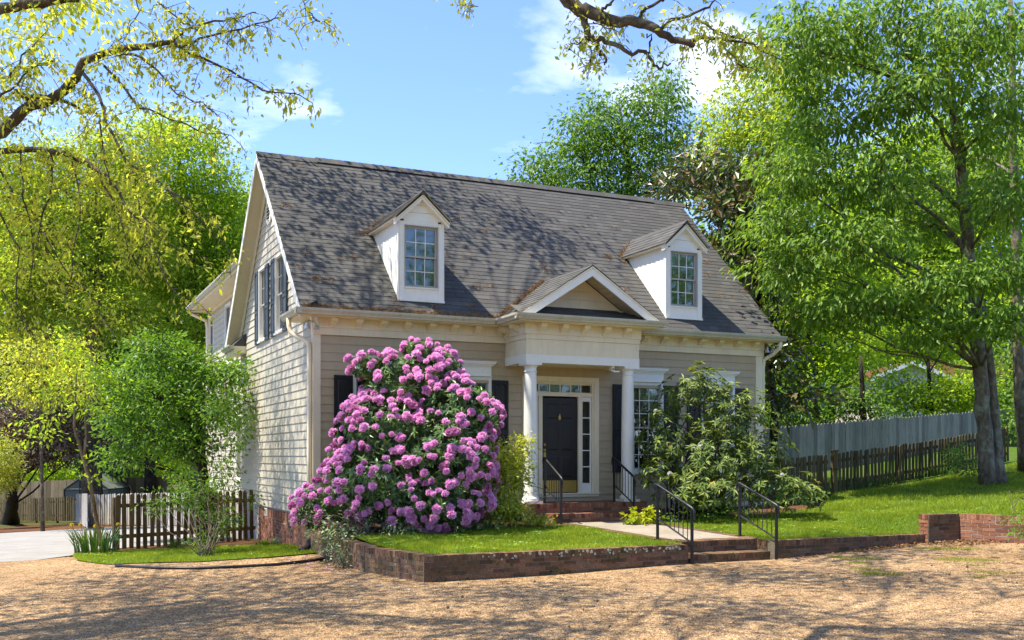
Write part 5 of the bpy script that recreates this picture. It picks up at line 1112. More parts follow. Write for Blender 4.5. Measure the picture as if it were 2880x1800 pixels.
# ================================================================== garden plants
def whorls(parent, P, A, nleaf, L, W, mat, name='foliage', droop=0.35, spread=0.9):
    n = len(P); k = nleaf; PP = np.repeat(P, k, 0); AA = np.repeat(A, k, 0)
    ref = np.where(np.abs(AA[:, 2:3]) < 0.9, np.array([[0, 0, 1.0]]), np.array([[1.0, 0, 0]])); a = nrm(np.cross(AA, ref)); b = np.cross(AA, a)
    ph = np.tile(np.arange(k) * 2.399, n) + np.repeat(RNG.uniform(0, 6.28, n), k) + RNG.normal(size=n * k) * 0.25
    D = AA * RNG.uniform(0.05, 0.55, (n * k, 1)) + spread * (np.cos(ph)[:, None] * a + np.sin(ph)[:, None] * b); D[:, 2] -= droop * RNG.uniform(0.4, 1.2, n * k)
    N = AA + RNG.normal(size=(n * k, 3)) * 0.25; N[:, 2] += 0.5
    ll = L * RNG.uniform(0.65, 1.2, n * k); V, F = leaf_geo(PP, D, N, ll, W * RNG.uniform(0.8, 1.2, n * k), 0.18)
    return mesh_np(name, V, F, mat, parent)
def shell_pts(lobes, per_m2, rmin=0.78, rmax=1.02, inner=0.55):
    """points near the outside of a union of lobes"""
    out, axs = [], []
    for i, lb_ in enumerate(lobes):
        c, rx, ry, rd = lb_; n = int(per_m2 * 4 * math.pi * ((rx * ry + rx * rd + ry * rd) / 3)); d = nrm(RNG.normal(size=(n, 3))); r = RNG.uniform(rmin, rmax, n) * (1 + 0.10 * np.sin(d[:, 0] * 7 + i) * np.cos(d[:, 1] * 6))
        q = d * r[:, None]; P = c + q[:, 0:1] * rx * RV + q[:, 1:2] * ry * UV + q[:, 2:3] * rd * FV; O = nrm(d[:, 0:1] / rx * RV + d[:, 1:2] / ry * UV + d[:, 2:3] / rd * FV)
        keep = np.ones(n, bool)
        for j, (c2, x2, y2, d2) in enumerate(lobes):
            if j == i: continue
            v = P - c2; e = ((v @ RV) / x2) ** 2 + ((v @ UV) / y2) ** 2 + ((v @ FV) / d2) ** 2; keep &= e > inner
        out.append(P[keep]); axs.append(O[keep])
    return np.concatenate(out), np.concatenate(axs)
def stems(parent, base, P, n, r=0.03, mat='bark_tan', name='stems', spread=0.3):
    mb = MB()
    for i in RNG.choice(len(P), min(n, len(P)), replace=False):
        b = np.array(base) + np.array([RNG.uniform(-spread, spread), RNG.uniform(-spread, spread) * 0.6, 0]); cv = limb_curve(b, P[i], 0.12, 7, 0.08); mb.tube(cv, list(np.linspace(r * RNG.uniform(0.6, 1.1), 0.005, 7)), 5)
    return mb.build(name, M[mat], parent, True)
def truss(mat, seed, r=0.073):
    rg = np.random.default_rng(seed); n = 34; d = nrm(rg.normal(size=(n, 3))); d[:, 2] = np.abs(d[:, 2]) * 0.9 + 0.1 * rg.normal(size=n); d = nrm(d)
    V, F, nb = [], [], 0
    P = d * r * 0.45; k = 4
    PP = np.repeat(P, k, 0) ; dd = np.repeat(d, k, 0); t = nrm(rg.normal(size=(n * k, 3))); D = dd * 0.75 + t * 0.75; N = t * 0.8 + dd
    ll = r * rg.uniform(0.55, 0.85, n * k); V, F = leaf_geo(PP, D, N, ll, ll * 0.95, 0.2)
    o = mesh_np('flower_cluster', V, F, mat); me = o.data; bpy.data.objects.remove(o); return me
# the pink rhododendron
RH = [LB(1150, 1085, 19.7, 128, 98, 0.85), LB(1250, 1035, 19.8, 48, 45, 0.5), LB(1290, 1175, 19.4, 112, 105, 0.9), LB(1090, 1230, 19.3, 135, 120, 1.0), LB(1250, 1300, 19.0, 145, 140, 1.1), LB(1050, 1365, 18.7, 140, 105, 1.0), LB(925, 1415, 18.6, 95, 58, 0.6), LB(1200, 1410, 18.6, 165, 75, 0.9), LB(1345, 1185, 19.6, 40, 55, 0.45), LB(1000, 1180, 19.6, 40, 50, 0.4), LB(1180, 990, 19.7, 45, 32, 0.4), LB(1035, 1030, 19.6, 48, 32, 0.4), LB(1345, 1115, 19.5, 40, 28, 0.35), LB(960, 1300, 19.0, 45, 40, 0.4), LB(880, 1455, 18.5, 45, 30, 0.35)]
rb = np.array([1.9, -1.25, zl(1.9, -1.25)])
rh = empty('rhododendron', rb, 'huge rhododendron covered in pink purple blooms in front of the left windows', 'shrub')
Pq, Aq = shell_pts(RH, 44, 0.72, 1.0, 0.6)
whorls(rh, Pq, Aq, 9, 0.135, 0.042, M['leaf_rhodo'])
Pi, Ai = shell_pts(RH, 20, 0.3, 0.72, 0.0); whorls(rh, Pi, Ai, 7, 0.14, 0.045, M['leaf_rhodo'], 'inner_foliage')
stems(rh, rb, Pq, 60, 0.035)
def bloom(root, P, A, count, dmin, mats, scale=(0.7, 1.35), face=-0.25):
    order = RNG.permutation(len(P)); sel = []
    for i in order:
        v = nrm(CAM - P[i]); 
        if A[i] @ v < face: continue
        if any(np.sum((P[i] - P[j]) ** 2) < dmin * dmin for j in sel): continue
        sel.append(i)
        if len(sel) >= count: break
    for i in sel:
        a = nrm(A[i] + np.array([0, 0, 0.55])); q = Vector(a).to_track_quat('Z', 'Y').to_euler(); s = RNG.uniform(*scale)
        inst('flower_cluster', mats[int(RNG.integers(len(mats)))], root, P[i] + A[i] * 0.06, q, (s, s, s * 0.9))
    return len(sel)
TR = [truss(M['petal_pink'], k) for k in range(6)] + [truss(M['petal_fade'], 9)]
Pf, Af = shell_pts(RH, 90, 0.95, 1.04, 0.98)
nfl = bloom(rh, Pf, Af, 296, 0.098, TR)
def more_blooms(n):
    Vs, Fs, nb = [], [], 0
    for i in RNG.choice(len(Pf), n, replace=False):
        if Af[i] @ nrm(CAM - Pf[i]) < -0.2: continue
        me = TR[int(RNG.integers(6))]; v = np.zeros(len(me.vertices) * 3, np.float32); me.vertices.foreach_get('co', v); f = np.zeros(len(me.loops), np.int32); me.loops.foreach_get('vertex_index', f)
        q = Vector(nrm(Af[i] + np.array([0, 0, 0.5]))).to_track_quat('Z', 'Y').to_matrix(); v = v.reshape(-1, 3) @ np.array(q).T * RNG.uniform(0.75, 1.1) + Pf[i] + Af[i] * 0.03
        Vs.append(v); Fs.append(f.reshape(-1, 3) + nb); nb += len(v)
    mesh_np('flower_clusters', np.concatenate(Vs), np.concatenate(Fs), M['petal_pink'], rh)['kind'] = 'stuff'
more_blooms(380)
# the green rhododendron by the right windows
RG = [LB(1955, 1100, 22.1, 105, 80, 0.6), LB(1870, 1225, 21.8, 75, 105, 0.6), LB(2070, 1180, 22.0, 110, 100, 0.7), LB(1990, 1290, 21.6, 140, 100, 0.7), LB(2000, 1375, 21.2, 150, 60, 0.7), LB(2180, 1370, 21.6, 125, 55, 0.8), LB(2140, 1280, 21.9, 90, 80, 0.7), LB(1840, 1340, 21.3, 40, 55, 0.4), LB(2250, 1395, 21.4, 70, 35, 0.5)]
gb = np.array([8.3, -0.9, zl(8.3, -0.9)]); rg_ = empty('rhododendron', gb, 'tall open green rhododendron with yellowing leaves hiding the right windows', 'shrub')
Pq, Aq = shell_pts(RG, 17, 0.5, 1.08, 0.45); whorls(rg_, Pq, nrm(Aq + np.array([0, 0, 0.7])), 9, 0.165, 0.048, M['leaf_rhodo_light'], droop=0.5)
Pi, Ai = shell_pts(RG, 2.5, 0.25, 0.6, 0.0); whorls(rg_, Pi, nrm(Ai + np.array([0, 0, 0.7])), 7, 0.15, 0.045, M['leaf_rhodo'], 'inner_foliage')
stems(rg_, gb, Pq, 70, 0.026, 'bark', spread=0.7)
TW = [truss(M['petal_white'], 31, 0.05)]; bloom(rg_, Pq, Aq, 5, 0.6, TW, face=0.3)
# azalea, hosta and other small plants
def bush(name, label, base, lobes, dens, L, mat, per=9, spread=0.09, nst=25, bark='bark', r=0.012, cat='shrub', **k):
    o = empty(name, base, label, cat); crown(o, lobes, dens, per, L, M[mat], spread=spread, shell=0.25, **k)
    P = np.concatenate([lobe_pts(l, 12, 0.4)[0] for l in lobes])
    if nst: stems(o, base, P, nst, r, bark, spread=0.15)
    return o
bush('azalea', 'yellow green azalea between the pink rhododendron and the left column', gnd(1420, 1465, zl), [LB(1430, 1275, 19.6, 55, 40, 0.35), LB(1400, 1330, 19.4, 60, 55, 0.4), LB(1455, 1330, 19.5, 45, 50, 0.35), LB(1410, 1410, 19.2, 60, 55, 0.4), LB(1470, 1250, 19.6, 28, 20, 0.2), LB(1440, 1440, 19.2, 50, 35, 0.3), LB(1380, 1280, 19.3, 35, 35, 0.3)], 150, 0.066, 'leaf_azalea', 9, 0.075)
bush('hosta', 'small bright green plant at the left foot of the porch steps', gnd(1520, 1482, zl), [LB(1520, 1463, 19.7, 40, 18, 0.25)], 90, 0.10, 'leaf_azalea', 7, 0.06, 0, cat='plant')
bush('hosta', 'glowing yellow green hosta right of the porch steps', gnd(1812, 1475, zl), [LB(1812, 1452, 20.6, 36, 20, 0.25)], 100, 0.12, 'leaf_hosta', 6, 0.07, 0, cat='plant', wl=0.7)
for i, (px, py, lab) in enumerate(((1925, 1452, 'low green ground cover under the right rhododendron, nearest the path'), (2040, 1440, 'low green ground cover under the middle of the right rhododendron'))):
    bush('ground_cover', lab, gnd(px, py + 8, zl), [LB(px, py, 21.0, 60, 14, 0.3), LB(px + 55, py - 4, 21.2, 40, 12, 0.3)], 90, 0.06, 'leaf_green', 6, 0.06, 0, cat='plant')
vb = gnd(1000, 1565, lambda x, y: zl(x, y)); vb = np.array([-0.25, -3.4, 0.4])
bush('euonymus', 'variegated trailing shrub spilling over the end of the brick wall', np.array([0.1, -2.9, zl(0.1, -2.9)]), [LB(930, 1500, 17.6, 70, 40, 0.35), LB(880, 1460, 18.0, 45, 35, 0.3), LB(960, 1540, 17.0, 40, 45, 0.25), LB(1010, 1470, 18.0, 60, 35, 0.35), LB(1120, 1480, 17.9, 70, 25, 0.3), LB(955, 1590, 16.8, 22, 25, 0.15)], 85, 0.055, 'leaf_variegated', 7, 0.075, 30)
bush('low_shrub', 'dark low foliage at the foot of the pink rhododendron', np.array([2.6, -1.9, zl(2.6, -1.9)]), [LB(1250, 1480, 18.5, 100, 22, 0.35), LB(1370, 1470, 18.9, 50, 22, 0.3)], 60, 0.09, 'leaf_rhodo', 7, 0.08, 0)
# shrubs by the left fence
q0 = gnd(583, 1568)
bush('holly_shrub', 'thin arching small leaved shrub in front of the brown picket fence', q0, [LB(575, 1535, 20.2, 48, 30, 0.3), LB(600, 1450, 20.4, 50, 60, 0.3), LB(540, 1400, 20.6, 55, 45, 0.35), LB(470, 1400, 20.6, 60, 30, 0.35), LB(590, 1360, 20.5, 45, 40, 0.3), LB(520, 1345, 20.8, 50, 35, 0.3), LB(640, 1470, 20.4, 30, 40, 0.25), LB(420, 1430, 20.8, 30, 15, 0.2)], 64, 0.068, 'leaf_green', 7, 0.085, 22, 'bark', 0.009)
q1 = gnd(640, 1500)
bush('climbing_shrub', 'tall wiry shrub rising between the brown picket fence and the siding', q1, [LB(640, 1330, 22.6, 45, 50, 0.3), LB(655, 1230, 22.8, 45, 60, 0.35), LB(620, 1140, 23.0, 50, 60, 0.35), LB(690, 1180, 22.8, 30, 30, 0.2), LB(712, 1400, 22.6, 14, 35, 0.12)], 60, 0.075, 'leaf_green', 7, 0.09, 14, 'bark', 0.012)
lt = at(585, 1500, 26); lt[2] = zg(lt[0], lt[1])
tree('side_tree', 'dense bright green small tree against the left side of the house', [lt, at(580, 1390, 26), at(565, 1300, 26), at(540, 1200, 26), at(500, 1080, 26)], [0.16, 0.13, 0.12, 0.08, 0.03],
     [LB(440, 990, 26, 90, 55, 1.0), LB(350, 1060, 26, 90, 60, 1.2), LB(540, 1020, 26.3, 90, 60, 1.0), LB(610, 1060, 26, 80, 60, 0.8), LB(660, 1050, 25.5, 55, 40, 0.5), LB(450, 1120, 25.7, 130, 70, 1.3), LB(340, 1170, 26, 80, 60, 1.1), LB(570, 1160, 25.8, 90, 70, 0.9), LB(650, 1150, 25.2, 60, 60, 0.5), LB(430, 1240, 25.8, 120, 60, 1.2), LB(540, 1260, 25.6, 80, 60, 0.9), LB(340, 1290, 26, 60, 35, 0.8)], 40, 9, 0.115, 'leaf_side', 'bark_dark', spread=0.17, droop=0.3, shell=0.35, lr=0.4)
sb = gnd(283, 1535)
tree('sapling', 'thin leaning tan sapling beside the iris clump', [sb, at(262, 1400, 21.3), at(235, 1290, 21.3), at(208, 1200, 21.3), at(215, 1050, 21.3)], [0.05, 0.042, 0.035, 0.028, 0.01],
     [LB(190, 1090, 21.3, 70, 50, 0.7), LB(290, 1050, 21.3, 60, 50, 0.7), LB(250, 1150, 21.3, 60, 40, 0.6), LB(120, 1180, 21.3, 60, 30, 0.5), LB(255, 1330, 21.3, 12, 40, 0.12), LB(130, 1230, 21.3, 55, 25, 0.5), LB(210, 970, 21.3, 45, 40, 0.5)], 26, 7, 0.095, 'leaf_bright', 'bark_tan', spread=0.15, limbs=False, stems=[([at(235, 1290, 21.3), at(242, 1230, 21.3), at(238, 1140, 21.3), at(270, 1060, 21.3)], [0.026, 0.022, 0.016, 0.008])])
def blades(name, label, base, n, L, spread, mat, w=0.02, flowers=0, cat='plant', droop=0.5):
    o = empty(name, base, label, cat); mb_V, mb_F, nb = [], [], 0
    for i in range(n):
        a = RNG.uniform(0, 6.28); r = spread * math.sqrt(RNG.random()); p = np.array(base) + np.array([r * math.cos(a), r * math.sin(a), 0]); out = np.array([math.cos(a), math.sin(a), 0]) * RNG.uniform(0.05, droop); l = L * RNG.uniform(0.6, 1.1); side = np.array([-math.sin(a + 0.6), math.cos(a + 0.6), 0]) * w / 2
        q = [p + (np.array([0, 0, 1]) * t - np.array([0, 0, 1]) * t * t * droop * 0.5) * l + out * l * t * t for t in (0, 0.4, 0.75, 1.0)]
        V = [q[0] - side, q[0] + side, q[1] - side, q[1] + side, q[2] - side * 0.7, q[2] + side * 0.7, q[3]]
        mb_V += V; mb_F += [(nb, nb + 1, nb + 3), (nb, nb + 3, nb + 2), (nb + 2, nb + 3, nb + 5), (nb + 2, nb + 5, nb + 4), (nb + 4, nb + 5, nb + 6)]; nb += 7
    mesh_np('leaves', mb_V, mb_F, M[mat], o)['kind'] = 'stuff'
    if flowers:
        me = truss(M['petal_yellow'], 77, 0.04)
        for i in range(flowers):
            a = RNG.uniform(0, 6.28); p = np.array(base) + np.array([spread * 1.1 * math.cos(a), spread * 1.1 * math.sin(a), L * RNG.uniform(0.7, 0.95)]); MB().tube([np.array(base) + (p - np.array(base)) * np.array([0.5, 0.5, 0]), p], 0.005, 4).build('flower_stem', M['leaf_iris'], o); inst('flower', me, o, p)
    return o
blades('iris_clump', 'clump of yellow flag iris at the end of the brown picket fence', gnd(268, 1560), 120, 0.78, 0.42, 'leaf_iris', 0.028, 4)
blades('daylily', 'grassy clump in the mulch by the side foundation', gnd(748, 1540), 60, 0.42, 0.22, 'leaf_iris', 0.02, droop=1.1)
blades('daylily', 'grassy clump under the small leaved shrub by the fence', gnd(500, 1545), 60, 0.42, 0.25, 'leaf_iris', 0.018, droop=1.0)
blades('daylily', 'dark strappy clump beside the right porch step', gnd(1770, 1478, zl), 30, 0.3, 0.12, 'leaf_iris', 0.02, droop=1.0)
for i, (px, py, lab) in enumerate(((2400, 1378, 'strappy clump at the foot of the picket fence, first from the gate post'), (2470, 1366, 'strappy clump at the foot of the picket fence, second from the gate post'), (2545, 1352, 'strappy clump at the foot of the picket fence, middle of the run'), (2640, 1340, 'strappy clump at the foot of the picket fence, nearest the big tree'))):
    blades('daylily', lab, gnd(px, py, zl), 90, 0.5, 0.45, 'leaf_iris', 0.02, droop=0.9)
bush('box_shrub', 'clipped evergreen bush overhanging the tall brick wall at the frame edge', np.array([11.3, -7.3, zl(11.3, -7.3)]), [LB(2885, 1480, 16.2, 48, 45, 0.4)], 150, 0.04, 'leaf_green', 9, 0.06, 10)
bush('fence_shrub', 'leafy shrub in front of the picket fence beside the big trunk', gnd(2690, 1330, zl), [LB(2685, 1285, 27, 35, 40, 0.4), LB(2720, 1310, 27, 30, 25, 0.3)], 50, 0.09, 'leaf_green', 7, 0.1, 10)

# ================================================================== the two oaks whose limbs reach into the frame
def spray(root, polys, mat, per_m=26, tw=0.5, L=0.062, nl=6, catkin=True, sag=0.55):
    """fine twigs with hanging young leaves along limbs"""
    TA, TB, P, O = [], [], [], []
    for poly, w in polys:
        poly = np.array(poly); seg = np.linalg.norm(np.diff(poly, axis=0), axis=1); tot = seg.sum(); n = int(tot * per_m * w); cum = np.r_[0, np.cumsum(seg)]
        for s in RNG.uniform(0.0, tot, n):
            i = min(len(seg) - 1, np.searchsorted(cum, s) - 1); i = max(0, i); f = (s - cum[i]) / seg[i]; p = poly[i] * (1 - f) + poly[i + 1] * f
            d = nrm(RNG.normal(size=3)); d[2] = d[2] * 0.6 - 0.15; l = tw * RNG.uniform(0.25, 1.2); m = p + d * l * 0.55; e = m + (d * 0.5 + np.array([0, 0, -sag * RNG.uniform(0.2, 1)])) * l * 0.6
            TA += [p, m]; TB += [m, e]; P += [m, e, (m + e) / 2]
    A, B = np.array(TA), np.array(TB); V, F = twig_geo(A, B, 0.005, 0.0025); mesh_np('twigs', V, F, M['bark'], root)['kind'] = 'stuff'
    P = np.array(P); k = nl; PP = np.repeat(P, k, 0) + RNG.normal(size=(len(P) * k, 3)) * 0.045; D = RNG.normal(size=PP.shape) * 0.6; D[:, 2] -= 0.75; N = RNG.normal(size=PP.shape); N[:, 2] += 0.5
    ll = L * RNG.uniform(0.6, 1.5, len(PP)); V, F = leaf_geo(PP, D, N, ll, ll * RNG.uniform(0.25, 0.55, len(PP))); mesh_np('leaves', V, F, M[mat], root)
def limbs_px(root, L, bark, rs=0.74):
    polys = []
    for pts, r0, r1, w in L:
        P = [at(*p) for p in pts]; fine = []
        for a, b in zip(P, P[1:]):
            for q in range(3): fine.append(a * (1 - q / 3) + b * q / 3 + RNG.normal(size=3) * 0.012)
        fine.append(P[-1]); MB().tube(fine, list(np.linspace(r0 * rs, r1 * rs, len(fine))), 8).build('limb', M[bark], root, True); polys.append((fine, w))
    return polys
oa = empty('oak_tree', (-10.2, -7.6, zg(-10.2, -7.6)), 'old oak left of the frame reaching its limbs over the drive', 'tree')
MB().tube([(-10.2, -7.6, -0.5), (-10.15, -7.6, 1.5), (-10.0, -7.5, 3.5), (-9.6, -7.4, 5.0), (-9.4, -7.3, 7.5), (-9.2, -7.2, 10.5)], [0.6, 0.45, 0.40, 0.36, 0.28, 0.15], 12).tube([(-9.7, -7.4, 4.6), (-8.2, -7.1, 4.6), (-6.8, -6.9, 4.9), tuple(at(-60, 400, 12))], [0.2, 0.17, 0.13, 0.105], 10).tube([(-9.8, -7.4, 4.3), (-8.0, -6.6, 4.7), tuple(at(-40, 425, 13))], [0.15, 0.11, 0.06], 8).tube([(-9.5, -7.3, 6.5), (-8.3, -7.6, 7.4), tuple(at(-20, 25, 12))], [0.16, 0.12, 0.085], 8).build('trunk', M['bark'], oa, True)
pa = limbs_px(oa, [
    ([(-60, 400, 12), (0, 372, 12), (60, 310, 12), (160, 275, 11.8), (215, 220, 11.6), (236, 168, 11.5), (330, 140, 11.4), (430, 132, 11.2), (482, 118, 11.1)], 0.105, 0.035, 0.8),
    ([(482, 118, 11.1), (520, 85, 11), (600, 62, 10.9), (690, 45, 10.8), (720, 35, 10.8)], 0.022, 0.006, 1.1),
    ([(482, 118, 11.1), (515, 135, 11), (560, 108, 10.9), (640, 88, 10.8), (760, 58, 10.7), (800, 45, 10.7)], 0.025, 0.006, 1.0),
    ([(490, 122, 11.1), (555, 160, 11), (648, 199, 10.9), (740, 250, 10.8), (833, 264, 10.7), (880, 290, 10.7)], 0.022, 0.005, 0.9),
    ([(330, 145, 11.4), (400, 160, 11.2), (465, 215, 11.1), (495, 262, 11), (570, 290, 10.9), (620, 330, 10.9)], 0.022, 0.005, 0.8),
    ([(235, 205, 11.6), (275, 270, 11.4), (315, 380, 11.3), (370, 470, 11.2), (470, 530, 11.1), (530, 570, 11)], 0.028, 0.006, 0.9),
    ([(300, 180, 11.5), (370, 280, 11.3), (440, 320, 11.2), (560, 370, 11.1), (650, 380, 11)], 0.022, 0.005, 0.8),
    ([(160, 275, 11.8), (215, 300, 11.7), (280, 330, 11.5), (290, 430, 11.5), (310, 520, 11.4)], 0.025, 0.006, 0.8),
    ([(45, 262, 11.9), (90, 275, 11.9), (150, 280, 11.8)], 0.05, 0.05, 0.4),
    ([(20, 230, 11.9), (60, 160, 11.9), (135, 85, 11.8)], 0.02, 0.006, 1.6),
    ([(-40, 425, 13), (0, 422, 13), (140, 420, 12.8), (200, 436, 12.7), (262, 470, 12.6), (305, 497, 12.5)], 0.06, 0.03, 1.0),
    ([(305, 497, 12.5), (345, 560, 12.4), (400, 650, 12.3), (430, 740, 12.2)], 0.022, 0.005, 1.0),
    ([(140, 420, 12.8), (150, 520, 12.8), (110, 640, 12.7), (90, 760, 12.7)], 0.022, 0.006, 1.1),
    ([(262, 470, 12.6), (330, 590, 12.2), (360, 700, 12.0), (420, 800, 12)], 0.016, 0.005, 0.9),
    ([(0, 470, 13), (40, 560, 13), (100, 600, 12.9), (140, 700, 12.9)], 0.018, 0.005, 1.2),
    ([(-20, 25, 12), (60, 12, 12), (140, 4, 12), (220, -6, 12)], 0.085, 0.07, 0.5),
    ([(-30, 300, 11), (30, 250, 11), (90, 190, 11), (160, 170, 11)], 0.02, 0.006, 2.0),
    ([(380, -30, 11), (385, 40, 11), (360, 90, 11), (330, 125, 11.2)], 0.010, 0.005, 1.0),
    ([(440, 0, 11), (500, 55, 11), (545, 80, 11), (600, 120, 11)], 0.014, 0.005, 1.0),
    ([(60, 425, 13), (70, 560, 12.6), (95, 700, 12.5), (80, 830, 12.5)], 0.016, 0.005, 0.6),
    ([(200, 440, 12.7), (232, 580, 12.3), (205, 720, 12.2), (190, 860, 12.2)], 0.016, 0.005, 0.6),
    ([(320, 520, 12.5), (420, 680, 12), (470, 800, 11.9), (540, 880, 11.8)], 0.014, 0.005, 0.6),
    ([(-20, 560, 12.6), (50, 700, 12.4), (45, 850, 12.4), (100, 960, 12.3)], 0.016, 0.005, 0.6),
    ([(470, 530, 11.1), (560, 620, 11), (640, 690, 11), (650, 780, 11)], 0.010, 0.004, 0.6),
    ([(370, 470, 11.2), (400, 600, 11.2), (470, 680, 11.2), (560, 740, 11.2)], 0.012, 0.004, 0.6),
    ([(120, 640, 12.6), (180, 760, 12.4), (270, 850, 12.3), (330, 960, 12.2)], 0.012, 0.004, 0.6),
    ([(-20, 780, 12.5), (60, 900, 12.4), (130, 1010, 12.4)], 0.012, 0.004, 0.6),
    ([(850, -30, 10.6), (858, 10, 10.6), (880, 50, 10.6), (925, 70, 10.6)], 0.010, 0.004, 1.0)], 'bark')
spray(oa, pa, 'leaf_oak', 19, 0.42, 0.064, 4)
def canopy(root, lobes, dens, L=0.15, per=30, mat='leaf_oak', spread=0.38, trunk_top=None):
    """upper crown: limbs and clustered leaves"""
    mb = MB()
    for c, rx, ry, rd in lobes:
        cv = limb_curve(trunk_top, c, 0.08, 7); mb.tube(cv, list(np.linspace(0.035, 0.012, 7)), 6)
        for _ in range(6): P, _o = lobe_pts((c, rx, ry, rd), 1, 0.5); mb.tube(limb_curve(cv[4], P[0], 0.05, 5), list(np.linspace(0.02, 0.006, 5)), 4)
    mb.build('upper_limbs', M['bark'], root, True)['kind'] = 'stuff'; crown(root, lobes, dens, per, L, M[mat], spread=spread, shell=0.15, twigs=M['bark'])
WL = lambda x, y, z, r, h=None: (np.array([x, y, z], float), r, h or r * 0.6, r)
canopy(oa, [WL(-9, -7, 12, 2.6), WL(-6.4, -5.4, 12.0, 2.2), WL(-11.5, -9, 10.5, 2.4), WL(-4.6, -2.2, 12.4, 1.9), WL(-8.5, -3.0, 11.5, 2.4), WL(-11, -4.5, 9.5, 2.2),
    WL(-5.2, 1.6, 11.6, 1.7), WL(-4.4, 4.2, 11.8, 1.7), WL(-6.6, 4.6, 10.8, 1.7), WL(-3.2, 1.4, 13.2, 1.5, 0.8), WL(-1.2, 2.6, 13.6, 1.5, 0.8), WL(0.8, 3.4, 14.2, 1.4, 0.8), WL(-2.6, 4.4, 13.6, 1.5, 0.8), WL(2.8, 3.0, 14.6, 1.3, 0.7)], 3.2, trunk_top=np.array([-9.2, -7.2, 10.4]))
ob = empty('oak_tree', (-9.8, -15.0, zg(-9.8, -15)), 'second oak beside the camera with a crooked limb across the top of the sky', 'tree')
MB().tube([(-9.8, -15, -0.5), (-9.7, -15, 2), (-9.4, -14.9, 5), (-9.0, -14.6, 8), (-8.6, -14.4, 10)], [0.55, 0.42, 0.36, 0.28, 0.2], 12).tube([(-9.2, -14.8, 6.6), (-7, -14.2, 7.2), (-4.5, -13.2, 7.4), (-2.5, -12.2, 7.0), tuple(at(1560, -60, 10.2))], [0.13, 0.115, 0.10, 0.085, 0.077], 10).build('trunk', M['bark'], ob, True)
pb = limbs_px(ob, [
    ([(1560, -60, 10.2), (1599, 0, 10.2), (1641, 28, 10.2), (1719, 55, 10.1), (1798, 65, 10.1), (1844, 83, 10), (1891, 109, 10), (1951, 127, 9.9)], 0.082, 0.03, 0.35),
    ([(1627, 23, 10.2), (1640, 60, 10.2), (1650, 93, 10.2), (1673, 116, 10.2)], 0.042, 0.035, 0.5),
    ([(1673, 116, 10.2), (1696, 109, 10.2), (1733, 130, 10.1), (1775, 150, 10.1), (1812, 148, 10.1), (1844, 185, 10), (1860, 192, 10), (1886, 178, 10)], 0.030, 0.010, 0.35),
    ([(1812, 148, 10.1), (1830, 146, 10.1), (1831, 106, 10.1), (1820, 95, 10.1)], 0.014, 0.009, 0.1),
    ([(1673, 116, 10.2), (1685, 140, 10.2), (1703, 165, 10.2), (1700, 183, 10.2)], 0.026, 0.008, 0.3),
    ([(1798, 62, 10.1), (1802, 45, 10.1), (1817, 28, 10.1), (1858, 0, 10.1), (1880, -20, 10.1)], 0.022, 0.014, 0.5),
    ([(1690, 35, 10.1), (1705, 20, 10.1), (1725, 0, 10.1)], 0.02, 0.012, 0.5),
    ([(1849, 83, 10), (1909, 51, 10), (1983, 25, 10), (2011, 0, 10)], 0.022, 0.008, 0.8),
    ([(1956, 46, 10), (2002, 88, 9.9), (2080, 110, 9.9), (2140, 140, 9.8)], 0.012, 0.005, 1.3),
    ([(1932, 116, 10), (1965, 102, 9.9), (2020, 111, 9.9), (2122, 123, 9.8), (2200, 170, 9.8)], 0.022, 0.006, 1.4),
    ([(2030, 125, 9.9), (2080, 180, 9.8), (2130, 200, 9.8)], 0.010, 0.004, 1.4),
    ([(1665, 60, 10.2), (1690, 70, 10.2), (1740, 90, 10.2)], 0.008, 0.004, 1.4),
    ([(1640, 110, 10.2), (1610, 130, 10.2), (1596, 145, 10.2)], 0.008, 0.004, 1.6),
    ([(1660, 130, 10.2), (1655, 170, 10.2), (1662, 195, 10.2)], 0.008, 0.004, 1.6),
    ([(1280, -20, 10.4), (1310, 12, 10.4), (1345, 18, 10.4)], 0.008, 0.004, 1.2)], 'bark', 0.92)
spray(ob, pb, 'leaf_oak', 20, 0.28, 0.056, 4)
canopy(ob, [WL(x + random.uniform(-.5, .5), y + random.uniform(-.5, .5), 11.3 + random.uniform(-0.3, 0.8), random.uniform(1.15, 1.7), 0.9) for x, y in ((-9.5, -13), (-9, -9.5), (-6.2, -12.5), (-6, -9.2), (-3.2, -12.2), (-2.8, -8.8), (-0.2, -11.8), (0.2, -8.4), (2.8, -11.4), (3.2, -8.4), (-7.5, -16), (-4.5, -15.2), (-1.5, -14.8), (1.6, -14.4), (-11.5, -11.5), (5.4, -10.2), (6.5, -7.6), (-4.4, -6.8), (-0.8, -6.0), (2.4, -5.6), (-8, -6.4))], 4.6, trunk_top=np.array([-8.6, -14.4, 9.9]))

